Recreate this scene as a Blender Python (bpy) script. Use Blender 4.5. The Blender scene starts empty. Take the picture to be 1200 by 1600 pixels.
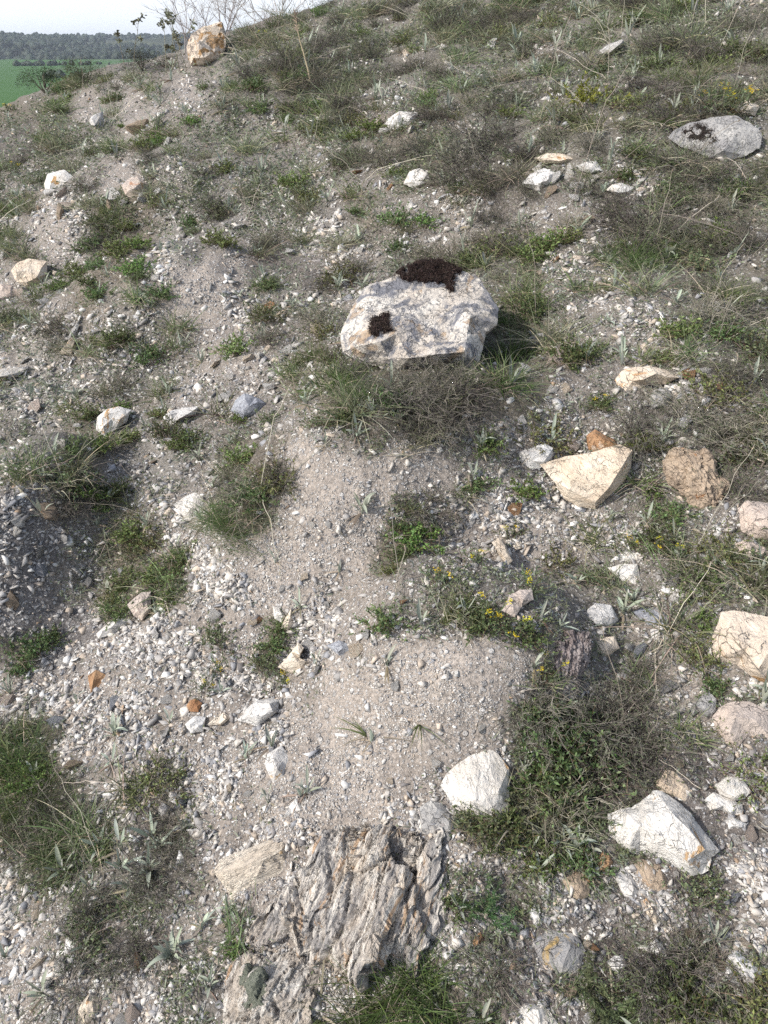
import bpy, bmesh, math, random
import numpy as np
from mathutils import Vector, geometry
random.seed(7); RNG = np.random.default_rng(11)
S = bpy.context.scene
COL = S.collection
R = math.radians

# ------------------------------------------------------------------ camera
FPX = 1155.0; PITCH = R(31.6)
cam = bpy.data.cameras.new('camera'); camo = bpy.data.objects.new('camera', cam); COL.objects.link(camo)
camo.rotation_euler = (math.pi/2 - PITCH, 0, 0)
cam.sensor_fit = 'VERTICAL'; cam.sensor_height = 36; cam.lens = 36*FPX/1600
cam.clip_start = 0.05; cam.clip_end = 20000
S.camera = camo
CP, SP = math.cos(PITCH), math.sin(PITCH)

def dirs(u, v):
    r = (np.asarray(u, float)-600)/FPX; d = (np.asarray(v, float)-800)/FPX
    return np.stack([r, CP - d*SP, -SP - d*CP], -1)

def project(p):
    p = np.asarray(p, float)
    depth = p[..., 1]*CP - p[..., 2]*SP
    up = p[..., 1]*SP + p[..., 2]*CP
    depth = np.where(depth > .05, depth, np.nan)
    return 600 + FPX*p[..., 0]/depth, 800 - FPX*up/depth, depth

# ------------------------------------------------------------------ noise
def _h(ix, iy, iz, seed):
    n = (ix.astype(np.int64)*374761393 + iy.astype(np.int64)*668265263 + iz.astype(np.int64)*2147483647*3 + seed*974711) & 0xffffffff
    n = ((n ^ (n >> 13))*1274126177) & 0xffffffff
    n = ((n ^ (n >> 16))*2246822519) & 0xffffffff
    return ((n ^ (n >> 15)) & 0xffffff)/float(0xffffff)*2-1

def n2(x, y, seed=0):
    ix = np.floor(x); iy = np.floor(y); fx = x-ix; fy = y-iy
    sx = fx*fx*fx*(fx*(fx*6-15)+10); sy = fy*fy*fy*(fy*(fy*6-15)+10)
    z = np.zeros_like(ix)
    a = _h(ix, iy, z, seed); b = _h(ix+1, iy, z, seed); c = _h(ix, iy+1, z, seed); d = _h(ix+1, iy+1, z, seed)
    return (a+(b-a)*sx)*(1-sy) + (c+(d-c)*sx)*sy

def n3(p, seed=0):
    i = np.floor(p); f = p-i; s = f*f*f*(f*(f*6-15)+10)
    out = 0
    for dx in (0, 1):
        for dy in (0, 1):
            for dz in (0, 1):
                w = (s[:, 0] if dx else 1-s[:, 0])*(s[:, 1] if dy else 1-s[:, 1])*(s[:, 2] if dz else 1-s[:, 2])
                out = out + w*_h(i[:, 0]+dx, i[:, 1]+dy, i[:, 2]+dz, seed)
    return out

def worley2(x, y, seed):
    ix = np.floor(x); iy = np.floor(y); f1 = np.full(len(x), 9.); f2 = f1.copy(); hh = np.zeros(len(x)); ex = hh.copy(); ey = hh.copy()
    for a in (-1, 0, 1):
        for b in (-1, 0, 1):
            cx = ix+a; cy = iy+b; z = np.zeros_like(cx)
            px = cx+.5+.45*_h(cx, cy, z, seed); py = cy+.5+.45*_h(cx, cy, z+1, seed); d = np.hypot(x-px, y-py); h = _h(cx, cy, z+2, seed)
            n = d < f1; f2 = np.where(n, f1, np.minimum(f2, d)); f1 = np.where(n, d, f1)
            hh = np.where(n, h, hh); ex = np.where(n, x-px, ex); ey = np.where(n, y-py, ey)
    return f1, f2, hh, ex, ey

def fbm3(p, oct=4, seed=0, ridged=False):
    a = 1.0; t = 0; o = 0
    for k in range(oct):
        n = n3(p*(2.03**k)+k*7.7, seed+k)
        o = o + a*((1-2*np.abs(n)) if ridged else n); t += a; a *= .52
    return o/t

# ------------------------------------------------------------------ terrain
A, B, Y0, K = .27, .22, 8.5, .03
def sstep(a, b, x):
    t = np.clip((x-a)/(b-a), 0, 1); return t*t*(3-2*t)

def base(x, y):
    near = -1.5 + A*np.clip(x, -14, 9) + B*np.clip(y, -3, 99) - K*np.maximum(0, y-Y0)**2
    near = np.maximum(near, -30)
    valley = -11 + 9*sstep(120, 900, y) + .6*n2(x/90, y/90, 5)
    return near + (valley-near)*sstep(14, 48, y)

def hit_plane(u, v):
    d = dirs(u, v); den = A*d[..., 0]+B*d[..., 1]-d[..., 2]
    t = 1.5/np.maximum(den, .02)
    return d*t[..., None]

MOUNDS = []          # x, y, rx, ry, h, power
def mound(u, v, rx, ry, h, pw=1.5):
    p = hit_plane(np.array(u), np.array(v)); MOUNDS.append((p[0], p[1], rx, ry, h, pw))
mound(605, 757, .35, .30, .24, 1.7); mound(470, 870, .26, .30, .11, 1.8)
mound(712, 1043, .26, .21, .19, 2.2); mound(600, 1130, .28, .22, .07, 1.8)
mound(250, 470, .42, .34, .24, 1.9); mound(35, 860, .27, .38, .26, 2.0)
mound(375, 172, .75, .6, .26); mound(210, 310, .5, .42, .17); mound(330, 98, 1.3, .7, .05)
mound(560, 1420, .34, .3, .05); mound(1010, 610, .4, .3, .12); mound(860, 270, .7, .5, .16)
mound(150, 860, .13, .4, -.07); mound(110, 115, 1.2, .8, .10); mound(650, 560, .4, .3, .07)
mound(330, 300, .4, .3, .1); mound(1120, 215, .6, .5, .12); mound(640, 190, .6, .5, .12)

def H(x, y, octs=7):
    x = np.asarray(x, float); y = np.asarray(y, float)
    z = base(x, y)
    for mx, my, rx, ry, h, pw in MOUNDS:
        q = ((x-mx)/rx)**2 + ((y-my)/ry)**2
        z = z + h*np.exp(-np.power(q, pw*.9)*.7)
    fade = 1-sstep(16, 60, y)
    amps = ((.95, .05), (.43, .036), (.19, .020), (.083, .010), (.037, .0048), (.017, .0026), (.008, .0013))
    for k, (L, a) in enumerate(amps[:octs]):
        z = z + a*fade*n2(x/L+3.1*k, y/L-1.7*k, 20+k)
    return z

# pixel -> ground lookup (coarse map of ray hits on the terrain)
GU = np.arange(-900, 2101, 7.0); GV = np.arange(-60, 2201, 7.0)
uu, vv = np.meshgrid(GU, GV); D = dirs(uu.ravel(), vv.ravel())
ts = np.geomspace(.5, 16, 150); tprev = np.full(len(D), .3); thit = np.full(len(D), np.nan)
alive = np.arange(len(D))
for t in ts:
    p = D[alive]*t
    below = p[:, 2] < H(p[:, 0], p[:, 1], 3)
    idx = alive[below]; lo = tprev[idx].copy(); hi = np.full(len(idx), t)
    for _ in range(7):
        m = (lo+hi)/2; q = D[idx]*m[:, None]; b = q[:, 2] < H(q[:, 0], q[:, 1], 3)
        hi = np.where(b, m, hi); lo = np.where(b, lo, m)
    thit[idx] = hi; alive = alive[~below]; tprev[alive] = t
TH = thit.reshape(uu.shape)

def ground(u, v):
    """world points on the terrain seen through the photo pixels (nan where the sky is)"""
    u = np.atleast_1d(np.asarray(u, float)); v = np.atleast_1d(np.asarray(v, float))
    fu = np.clip((u-GU[0])/7, 0, len(GU)-1.001); fv = np.clip((v-GV[0])/7, 0, len(GV)-1.001)
    iu = fu.astype(int); iv = fv.astype(int); a = fu-iu; b = fv-iv
    t = (TH[iv, iu]*(1-a)+TH[iv, iu+1]*a)*(1-b) + (TH[iv+1, iu]*(1-a)+TH[iv+1, iu+1]*a)*b
    p = dirs(u, v)*t[:, None]
    p[:, 2] = H(p[:, 0], p[:, 1]); return p, t

def normal(x, y, e=.02):
    hx = (H(x+e, y, 4)-H(x-e, y, 4))/(2*e); hy = (H(x, y+e, 4)-H(x, y-e, 4))/(2*e)
    n = np.stack([-hx, -hy, np.ones_like(hx)], -1); return n/np.linalg.norm(n, axis=-1, keepdims=True)

# zones of the slope, 50-pixel cells of the photograph
ZONES = """\
           xxxxxxxxxxxxx
    dyyxxxdxxxxxxyxxxxxx
hhghy.yxyxxxxxyxxxxxxxxx
gg.y.yyyyyxyyxxxxxdxxxxx
dghyyyyyyyxgggyddxxxxxyx
yhy.yyhhhyyyggydddx..xxx
g..gghhhhhhgyyydyyydydxx
y..ggshhyhyyyyxxxybbxdxx
.yggymm,ddyyxxxxGyyyxdxx
yygyymm.hhyybxxGGxyyyxxx
yyyhhy.,yyhGGyyGGgyyyxxx
,syhhy,.yGGGGddGgyyyyyxx
ssyyy,y.yyGGdddGGyyyy.xx
yhghhyyhhyygdddyyyyydhyy
yyghhsyggmmmmmyyy,y.yyxy
kyhyyy,GGmmmmmy..y.ygyyy
kkyyg.,GGmmmgy....yyyyyg
kkyggg.,mmmmgy....yhyxxg
kkyggg..mm,,,yghyhhyyhgg
kkk...,.g..,yyhghyyyyhss
gk......g..,mmmmmsyyyyyy
....,,...,mmmmmmmbyy..yy
y.....,..mmmmmmmGgdd..yb
GG.,,.,..mmmmmm,GgddGb.b
GGy.yh..mmmmm...GGdddbbb
GGyhys..mmmm..g.hggdbbbb
gGysyd..m....,..hhsgybbb
,gyshy..m....ygbhys.bbb.
.yhyhy,h......ysgybb.bb.
,.yhy,yh......sybbybyyb.
..yy,shh....GGyybbbgy..y
.,..,hhh...GGGGhbbgg.ygG""".split('\n')
ZCH = '.,mkghdxyGsb '
ZG = np.array([[ZCH.index(c) for c in row.ljust(24)[:24]] for row in ZONES])
def zone(u, v, wob=1.0):
    wu = 26*n2(u/70, v/70, 91)+12*n2(u/23, v/23, 92); wv = 26*n2(u/70, v/70, 93)+12*n2(u/23, v/23, 94)
    iu = np.clip(((u+wob*wu)//50), 0, 23).astype(int); iv = np.clip(((v+wob*wv)//50), 0, 31).astype(int)
    z = ZG[iv, iu]; return np.where(z == 12, ZCH.index('x'), z)

# ------------------------------------------------------------------ mesh helpers
def mesh_arrays(name, verts, polys, col=None, smooth=False):
    """polys: list of int arrays (n, k)"""
    me = bpy.data.meshes.new(name)
    me.vertices.add(len(verts)); me.vertices.foreach_set('co', np.asarray(verts, np.float32).ravel())
    tot = np.concatenate([np.full(len(p), p.shape[1], np.int32) for p in polys])
    loops = np.concatenate([p.ravel() for p in polys]).astype(np.int32)
    me.loops.add(len(loops)); me.loops.foreach_set('vertex_index', loops)
    me.polygons.add(len(tot))
    st = np.zeros(len(tot), np.int32); st[1:] = np.cumsum(tot)[:-1]
    me.polygons.foreach_set('loop_start', st)
    if smooth: me.polygons.foreach_set('use_smooth', np.ones(len(tot), bool))
    if col is not None:
        at = me.color_attributes.new('Col', 'FLOAT_COLOR', 'POINT')
        c = np.ones((len(verts), 4), np.float32); c[:, :3] = col; at.data.foreach_set('color', c.ravel())
    me.update(calc_edges=True); me.validate()
    return me

class MB:
    def __init__(s): s.v = []; s.q = []; s.t = []; s.c = []; s.n = 0
    def add(s, v, q=None, t=None, c=None):
        v = np.asarray(v, float).reshape(-1, 3)
        if q is not None and len(q): s.q.append(np.asarray(q).reshape(-1, 4)+s.n)
        if t is not None and len(t): s.t.append(np.asarray(t).reshape(-1, 3)+s.n)
        s.v.append(v); s.c.append(np.broadcast_to(np.asarray(c if c is not None else (.5, .5, .5), float), v.shape)); s.n += len(v)
    def mesh(s, name, smooth=False):
        pol = []
        if s.q: pol.append(np.concatenate(s.q))
        if s.t: pol.append(np.concatenate(s.t))
        return mesh_arrays(name, np.concatenate(s.v), pol, np.concatenate(s.c), smooth)

def unit(a): return a/np.maximum(np.linalg.norm(a, axis=-1, keepdims=True), 1e-9)

def blades(mb, P, Dr, L, W, droop=.3, segs=3, prof='grass', col=(.1, .2, .05), colvar=.2, fold=0.0, side=None):
    """n tapering strips; P roots, Dr start directions, droop bends them down"""
    n = len(P); P = np.asarray(P, float); Dr = unit(np.asarray(Dr, float))
    L = np.broadcast_to(L, n).astype(float); W = np.broadcast_to(W, n).astype(float); droop = np.broadcast_to(droop, n)
    s = np.linspace(0, 1, segs+1)
    if side is None:
        side = np.cross(Dr, RNG.normal(size=(n, 3)))
    side = unit(side)
    hor = Dr.copy(); hor[:, 2] = 0; hor = unit(hor+1e-6)
    C = P[:, None, :] + Dr[:, None, :]*(L[:, None]*s)[..., None]
    bend = (droop*L)[:, None]*s**2
    C[..., 2] -= bend*.8; C += hor[:, None, :]*(bend*.35)[..., None]
    if prof == 'grass': w = (1-s**1.6)*.95+.05
    elif prof == 'leaf': w = np.sin(np.pi*np.clip(s*.93+.07, 0, 1))**.75+.06
    else: w = np.ones_like(s)*(1-.5*s)
    w = W[:, None]*w*.5
    l = C - side[:, None, :]*w[..., None]; r = C + side[:, None, :]*w[..., None]
    c = np.asarray(col, float)*(1+colvar*RNG.normal(size=(n, 1))*.6)
    c = np.clip(c + colvar*.12*RNG.normal(size=(n, 3))*np.mean(col), .01, .9)
    if fold:
        nor = np.cross(Dr, side); m = C - nor[:, None, :]*(w*fold)[..., None]
        V = np.stack([l, m, r], 2); k = 3
    else:
        V = np.stack([l, r], 2); k = 2
    nv = (segs+1)*k; base_i = (np.arange(n)*nv)[:, None, None]
    j = np.arange(segs)
    qs = []
    for e in range(k-1):
        q = np.stack([j*k+e, j*k+e+1, (j+1)*k+e+1, (j+1)*k+e], -1)[None]+base_i
        qs.append(q.reshape(-1, 4))
    mb.add(V.reshape(-1, 3), q=np.concatenate(qs), c=np.repeat(c, nv, 0))
    return C

def tubes(mb, C, r0, r1, col, colvar=.15, sides=3):
    """n tubes along paths C (n,k,3)"""
    n, k, _ = C.shape
    T = np.gradient(C, axis=1); T = unit(T)
    ref = np.where(np.abs(T[..., 2:3]) > .8, np.array([1., 0, 0]), np.array([0, 0, 1.]))
    X = unit(np.cross(T, ref)); Y = np.cross(T, X)
    rad = np.broadcast_to(np.asarray(r0, float), n)[:, None]*(1-np.linspace(0, 1, k)) + np.broadcast_to(np.asarray(r1, float), n)[:, None]*np.linspace(0, 1, k)
    ang = np.arange(sides)*2*np.pi/sides
    V = C[:, :, None, :] + rad[..., None, None]*(np.cos(ang)[:, None]*X[:, :, None, :] + np.sin(ang)[:, None]*Y[:, :, None, :])
    j = np.arange(k-1)[:, None]*sides; a = np.arange(sides)[None]; b = (a+1) % sides
    q = np.stack([j+a, j+b, j+sides+b, j+sides+a], -1).reshape(-1, 4)
    q = (q[None]+(np.arange(n)*k*sides)[:, None, None]).reshape(-1, 4)
    c = np.clip(np.asarray(col, float)*(1+colvar*RNG.normal(size=(n, 1))), .01, .9)
    mb.add(V.reshape(-1, 3), q=q, c=np.repeat(c, k*sides, 0))

def obj(name, me, mat=None, parent=None, loc=None):
    o = bpy.data.objects.new(name, me); COL.objects.link(o)
    if mat is not None and me is not None and not me.materials: me.materials.append(mat)
    if parent is not None: o.parent = parent
    if loc is not None: o.location = loc
    return o
def empty(name, loc=(0, 0, 0)):
    o = bpy.data.objects.new(name, None); COL.objects.link(o); o.location = loc; o.empty_display_size = .02; return o
def tag(o, label=None, cat=None, group=None, kind=None):
    if label: o['label'] = label
    if cat: o['category'] = cat
    if group: o['group'] = group
    if kind or label or cat: o['kind'] = kind or 'thing'
    return o

# ------------------------------------------------------------------ materials
class NT:
    def __init__(s, name):
        s.m = bpy.data.materials.new(name); s.m.use_nodes = True; s.t = s.m.node_tree; s.t.nodes.clear()
        s.out = s.n('ShaderNodeOutputMaterial')
    def n(s, ty, **kw):
        d = s.t.nodes.new(ty)
        for k, v in kw.items():
            if k.startswith('i_'): d.inputs[k[2:].replace('_', ' ')].default_value = v
            else: setattr(d, k, v)
        return d
    def l(s, a, b): s.t.links.new(a, b)
    def noise(s, vec, scale, detail=5, rough=.6, dist=0):
        d = s.n('ShaderNodeTexNoise', i_Scale=scale, i_Detail=detail, i_Roughness=rough, i_Distortion=dist); s.l(vec, d.inputs['Vector']); return d.outputs['Fac']
    def ramp(s, fac, stops, interp='LINEAR'):
        d = s.n('ShaderNodeValToRGB'); s.l(fac, d.inputs['Fac']); e = d.color_ramp; e.interpolation = interp
        while len(e.elements) < len(stops): e.elements.new(.5)
        for el, (p, c) in zip(e.elements, stops):
            el.position = p; el.color = (*c, 1) if not isinstance(c, (int, float)) else (c, c, c, 1)
        return d.outputs['Color']
    def mix(s, fac, a, b, mode='MIX'):
        d = s.n('ShaderNodeMix', data_type='RGBA', blend_type=mode)
        for sock, val in ((d.inputs[0], fac), (d.inputs[6], a), (d.inputs[7], b)):
            if isinstance(val, (int, float)): sock.default_value = val
            elif isinstance(val, tuple): sock.default_value = (*val, 1)
            else: s.l(val, sock)
        return d.outputs[2]
    def math(s, op, a, b=0.0):
        d = s.n('ShaderNodeMath', operation=op)
        for i, val in enumerate((a, b)):
            if isinstance(val, (int, float)): d.inputs[i].default_value = val
            else: s.l(val, d.inputs[i])
        return d.outputs[0]
    def bump(s, h, strength, dist, nrm=None):
        d = s.n('ShaderNodeBump', i_Strength=strength, i_Distance=dist); s.l(h, d.inputs['Height'])
        if nrm is not None: s.l(nrm, d.inputs['Normal'])
        return d.outputs['Normal']
    def finish(s, col, rough=.85, nrm=None, spec=.25, transl=0.0):
        b = s.n('ShaderNodeBsdfPrincipled'); b.inputs['Roughness'].default_value = rough; b.inputs['Specular IOR Level'].default_value = spec
        if isinstance(col, tuple): b.inputs['Base Color'].default_value = (*col, 1)
        else: s.l(col, b.inputs['Base Color'])
        if nrm is not None: s.l(nrm, b.inputs['Normal'])
        sh = b.outputs[0]
        if transl:
            t = s.n('ShaderNodeBsdfTranslucent'); s.l(col, t.inputs['Color']) if not isinstance(col, tuple) else None
            m = s.n('ShaderNodeMixShader'); m.inputs[0].default_value = transl; s.l(sh, m.inputs[1]); s.l(t.outputs[0], m.inputs[2]); sh = m.outputs[0]
        s.l(sh, s.out.inputs['Surface']); return s.m

def rock_material(name, c1, c2, stain=(.45, .2, .05), stain_amt=.0, spots=.25, spotcol=(.10, .095, .09), crack=.35, grain=(1, 1, 1), scale=1.0, c3=None, rot=(0, 0, 0)):
    t = NT(name); tc = t.n('ShaderNodeTexCoord'); mp = t.n('ShaderNodeMapping'); t.l(tc.outputs['Object'], mp.inputs['Vector'])
    mp.vector_type = 'TEXTURE'; mp.inputs['Scale'].default_value = tuple(1/g for g in grain); mp.inputs['Rotation'].default_value = tuple(-a for a in rot)
    oi = t.n('ShaderNodeObjectInfo'); off = t.n('ShaderNodeVectorMath', operation='ADD'); t.l(mp.outputs[0], off.inputs[0])
    sc = t.math('MULTIPLY', oi.outputs['Random'], 37.0); cmb = t.n('ShaderNodeCombineXYZ'); t.l(sc, cmb.inputs[0]); t.l(sc, cmb.inputs[1]); t.l(cmb.outputs[0], off.inputs[1])
    v = off.outputs[0]
    big = t.noise(v, 9*scale, 5, .6, .4); mid = t.noise(v, 38*scale, 6, .65, .6); fine = t.noise(v, 260*scale, 4, .7)
    col = t.mix(t.ramp(big, [(.38, 0.0), (.62, 1.0)]), c1, c2)
    if c3: col = t.mix(t.ramp(t.noise(v, 17*scale, 6, .7, 1.0), [(.49, 0.0), (.57, 1.0)]), col, c3)
    if stain_amt:
        sn = t.noise(v, 13*scale, 5, .62, .8); col = t.mix(t.ramp(sn, [(.655-stain_amt*.3, 0.0), (.69-stain_amt*.3, .75), (.78-stain_amt*.3, 1.0)]), col, stain)
    # cracks / veins
    dv = t.n('ShaderNodeVectorMath', operation='ADD'); nz = t.n('ShaderNodeTexNoise', i_Scale=30*scale, i_Detail=4); t.l(v, nz.inputs['Vector'])
    sv = t.n('ShaderNodeVectorMath', operation='SCALE'); sv.inputs['Scale'].default_value = .05/scale; t.l(nz.outputs['Color'], sv.inputs[0]); t.l(v, dv.inputs[0]); t.l(sv.outputs[0], dv.inputs[1])
    vo = t.n('ShaderNodeTexVoronoi', feature='DISTANCE_TO_EDGE', i_Scale=48*scale); t.l(dv.outputs[0], vo.inputs['Vector'])
    cm = t.ramp(vo.outputs['Distance'], [(.0, 1.0), (.05, 0.0)]); cmask = t.ramp(t.noise(v, 22*scale, 5, .7), [(.47, 0.0), (.62, 1.0)])
    ck = t.math('MULTIPLY', t.math('MULTIPLY', cm, cmask), crack)
    dark = tuple(x*.28 for x in c2)
    col = t.mix(ck, col, dark)
    sp = t.ramp(t.noise(v, 75*scale, 6, .75, .5), [(.60-spots*.15, 0.0), (.67-spots*.15, 1.0)])
    col = t.mix(t.math('MULTIPLY', sp, min(1, spots*1.6)), col, spotcol)
    col = t.mix(.3, col, t.ramp(fine, [(.3, .6), (.65, 1.05)]), 'MULTIPLY')
    pit = t.ramp(t.noise(v, 130*scale, 3, .6), [(.66, 0.0), (.72, 1.0)]); col = t.mix(t.math('MULTIPLY', pit, .4), col, dark)
    h = t.math('ADD', t.math('MULTIPLY', mid, .9), t.math('ADD', t.math('MULTIPLY', fine, .07), t.math('MULTIPLY', ck, -.8)))
    return t.finish(col, .8, t.bump(h, 1.0, .016/scale), .3)

MROCK = {
 'white': rock_material('white_stone', (.76, .735, .69), (.66, .61, .54), (.50, .28, .09), .20, .22, (.25, .25, .255), .30, (1.3, .7, 1.3)),
 'plain': rock_material('pale_stone', (.70, .68, .65), (.56, .53, .49), (.45, .3, .15), .05, .2, (.2, .2, .2), .35),
 'cream': rock_material('cream_stone', (.74, .65, .53), (.63, .51, .385), (.50, .25, .08), .12, .12, (.22, .17, .13), .45, (1, .5, 1.6)),
 'pink': rock_material('pinkish_stone', (.58, .47, .39), (.50, .43, .38), (.42, .2, .1), .1, .3, (.16, .13, .12), .4),
 'grey': rock_material('grey_stone', (.44, .425, .40), (.30, .29, .285), (.45, .3, .1), .08, .35, (.10, .10, .10), .45),
 'blue': rock_material('blue_grey_stone', (.42, .43, .45), (.27, .28, .32), (.3, .25, .2), .02, .3, (.1, .1, .12), .4),
 'rust': rock_material('rusty_stone', (.33, .165, .08), (.43, .27, .15), (.6, .5, .4), .18, .25, (.08, .04, .03), .3),
 'tan': rock_material('tan_stone', (.47, .37, .27), (.36, .28, .21), (.42, .2, .08), .12, .35, (.13, .10, .085), .5, (1.5, .5, 1.5)),
 'mauve': rock_material('mauve_bark_stone', (.27, .22, .21), (.40, .36, .34), (.5, .48, .46), .1, .6, (.09, .07, .07), .7, (2, .6, 2)),
 'boulder': rock_material('veined_boulder_stone', (.68, .635, .57), (.50, .44, .375), (.40, .29, .19), .20, .46, (.13, .13, .14), .45, (1, 1, 1), .8, (.205, .205, .222)),
 'outcrop': rock_material('fissured_stone', (.62, .53, .43), (.30, .285, .275), (.54, .36, .22), .25, .35, (.10, .085, .08), .6, (2.6, .45, 1.6), 1.0, (.66, .61, .54), (0, 0, R(21))),
 'lichen': rock_material('lichened_stone', (.52, .45, .37), (.38, .34, .30), (.50, .30, .16), .12, .4, (.11, .10, .09), .6, (2.0, .7, 1.6), 1.0, (.62, .58, .52), (0, 0, R(30))),
 'slab': rock_material('wood_grained_stone', (.80, .72, .60), (.67, .575, .46), (.58, .38, .18), .14, .15, (.2, .16, .12), .4, (.35, 3.0, 3.0), 1.0, None, (0, 0, R(-27))),
 'stained': rock_material('brown_stained_stone', (.70, .60, .49), (.58, .48, .38), (.34, .19, .07), .42, .12, (.2, .15, .1), .45, (1, .7, 1.2), .7),
}

def foliage_material(name, transl=.25, rough=.6, var=.25):
    t = NT(name); a = t.n('ShaderNodeVertexColor'); a.layer_name = 'Col'
    oi = t.n('ShaderNodeObjectInfo')
    hs = t.n('ShaderNodeHueSaturation'); t.l(a.outputs['Color'], hs.inputs['Color'])
    t.l(t.math('ADD', t.math('MULTIPLY', oi.outputs['Random'], 2*var), 1-var), hs.inputs['Value'])
    t.l(t.math('ADD', t.math('MULTIPLY', oi.outputs['Random'], .05), .475), hs.inputs['Hue'])
    return t.finish(hs.outputs['Color'], rough, None, .3, transl)
M_LEAF = foliage_material('green_leaf'); M_SILVER = foliage_material('woolly_leaf', .15, .9, .12); M_TWIG = foliage_material('dry_twig', 0.0, .9)
M_FLOWER = foliage_material('petal', .3, .6, .05)
def moss_or_shade_material(name, c1, c2):
    t = NT(name); tc = t.n('ShaderNodeTexCoord'); v = tc.outputs['Object']
    n = t.noise(v, 160, 6, .75); col = t.mix(t.ramp(n, [(.35, 0.0), (.65, 1.0)]), c1, c2)
    return t.finish(col, .95, t.bump(t.noise(v, 220, 5, .8), 1.0, .02), .1)
M_MOSS = moss_or_shade_material('dark_moss', (.022, .014, .013), (.075, .048, .04)); M_LICHEN = moss_or_shade_material('green_lichen', (.24, .265, .20), (.40, .41, .335))

# ground
def ground_material():
    t = NT('stony_soil'); a = t.n('ShaderNodeVertexColor'); a.layer_name = 'Col'; g = t.n('ShaderNodeNewGeometry'); v = g.outputs['Position']
    st = t.n('ShaderNodeAttribute'); st.attribute_name = 'stony'
    big = t.noise(v, 5, 6, .65); fine = t.noise(v, 120, 5, .75)
    col = t.mix(.8, a.outputs['Color'], t.ramp(big, [(.3, .72), (.7, 1.2)]), 'MULTIPLY')
    col = t.mix(.8, col, t.ramp(fine, [(.34, .35), (.5, .95), (.66, 1.5)]), 'MULTIPLY')
    hs = []
    for sc, lo in ((60, .3), (120, .28), (230, .25)):
        vo = t.n('ShaderNodeTexVoronoi', i_Scale=sc, i_Randomness=1.0); t.l(v, vo.inputs['Vector'])
        sep = t.n('ShaderNodeSeparateColor'); t.l(vo.outputs['Color'], sep.inputs[0])
        pick = t.math('GREATER_THAN', sep.outputs[0], .52); body = t.ramp(vo.outputs['Distance'], [(lo, 1.0), (lo+.12, 0.0)])
        f = t.math('MULTIPLY', t.math('MULTIPLY', pick, body), st.outputs['Fac'])
        pc = t.ramp(sep.outputs[1], [(0, (.30, .29, .28)), (.35, (.42, .40, .38)), (.7, (.55, .53, .50)), (1, (.68, .665, .645))])
        col = t.mix(f, col, pc); hs.append(t.math('MULTIPLY', f, 40.0/sc))
    h = t.math('ADD', t.math('ADD', hs[0], hs[1]), t.math('ADD', hs[2], t.math('MULTIPLY', fine, .6)))
    return t.finish(col, .95, t.bump(h, 1.0, .010), .15)
M_GROUND = ground_material()

# ------------------------------------------------------------------ ground sheet
def build_ground():
    ys = [-1.2]
    while ys[-1] < 14: ys.append(ys[-1] + .0075+.0042*max(0, ys[-1]))
    while ys[-1] < 6000: ys.append(ys[-1]*1.045)
    ys = np.array(ys); s = np.linspace(-1, 1, 900); s = s*(.55+.45*s*s)
    W = 3.2+1.25*np.maximum(0, ys)
    X = s[None]*W[:, None]; Y = np.repeat(ys[:, None], len(s), 1); Z = H(X, Y)
    V = np.stack([X, Y, Z], -1).reshape(-1, 3); ny, nx = X.shape
    i = np.arange(ny-1)[:, None]*nx+np.arange(nx-1)[None]
    q = np.stack([i, i+1, i+nx+1, i+nx], -1).reshape(-1, 4)
    u, v, _ = project(V); u = np.nan_to_num(u, nan=600.); v = np.nan_to_num(v, nan=1700.)
    zc = {'.': (.30, .262, .228), ',': (.285, .249, .215), 'm': (.375, .327, .283), 'k': (.155, .143, .137), 'g': (.17, .145, .115), 'h': (.185, .168, .148),
          'd': (.145, .128, .112), 'x': (.175, .158, .132), 'y': (.225, .199, .172), 'G': (.15, .13, .10), 's': (.28, .255, .22), 'b': (.17, .15, .135), ' ': (.2, .2, .15)}
    sto = {'.': 1, ',': .9, 'm': .75, 'k': .6, 'g': .2, 'h': .5, 'd': .25, 'x': .35, 'y': .7, 'G': .1, 's': .6, 'b': .45, ' ': .3}
    pal = np.array([zc[c] for c in ZCH]); stp = np.array([sto[c] for c in ZCH], float)
    C = 0; ST = 0
    for du, dv in ((0, 0), (14, 6), (-14, 6), (6, -14), (-6, 14)):
        z = zone(u+du, v+dv); C = C + pal[z]/5; ST = ST + stp[z]/5
    x, y = V[:, 0], V[:, 1]
    farm = sstep(15, 30, y)[:, None]
    field = np.where((n2(x/60, y/140, 77) > -.1)[:, None], np.array([.06, .135, .035]), np.array([.085, .135, .055]))
    C = C*(1-farm)+field*farm; ST = ST*(1-farm[:, 0])
    me = mesh_arrays('ground', V, [q], C, True)
    at = me.attributes.new('stony', 'FLOAT', 'POINT'); at.data.foreach_set('value', ST.astype(np.float32))
    tag(obj('ground', me, M_GROUND), kind='structure')
build_ground()

# ------------------------------------------------------------------ stones
def hull_proto(n, flat, seed, subdiv=False):
    r = random.Random(seed); bm = bmesh.new()
    for _ in range(n):
        v = Vector((r.gauss(0, 1), r.gauss(0, 1), r.gauss(0, 1))).normalized()*r.uniform(.75, 1.0); bm.verts.new((v.x*.5, v.y*.5*r.uniform(.8, 1), v.z*.5*flat))
    res = bmesh.ops.convex_hull(bm, input=bm.verts)
    bmesh.ops.delete(bm, geom=list({e for e in res['geom_interior'] + res['geom_unused'] if isinstance(e, bmesh.types.BMVert)}), context='VERTS')
    bmesh.ops.triangulate(bm, faces=bm.faces)
    bm.verts.ensure_lookup_table(); bm.verts.index_update()
    V = np.array([v.co[:] for v in bm.verts]); F = np.array([[v.index for v in f.verts] for f in bm.faces]); bm.free()
    return V, F

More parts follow.
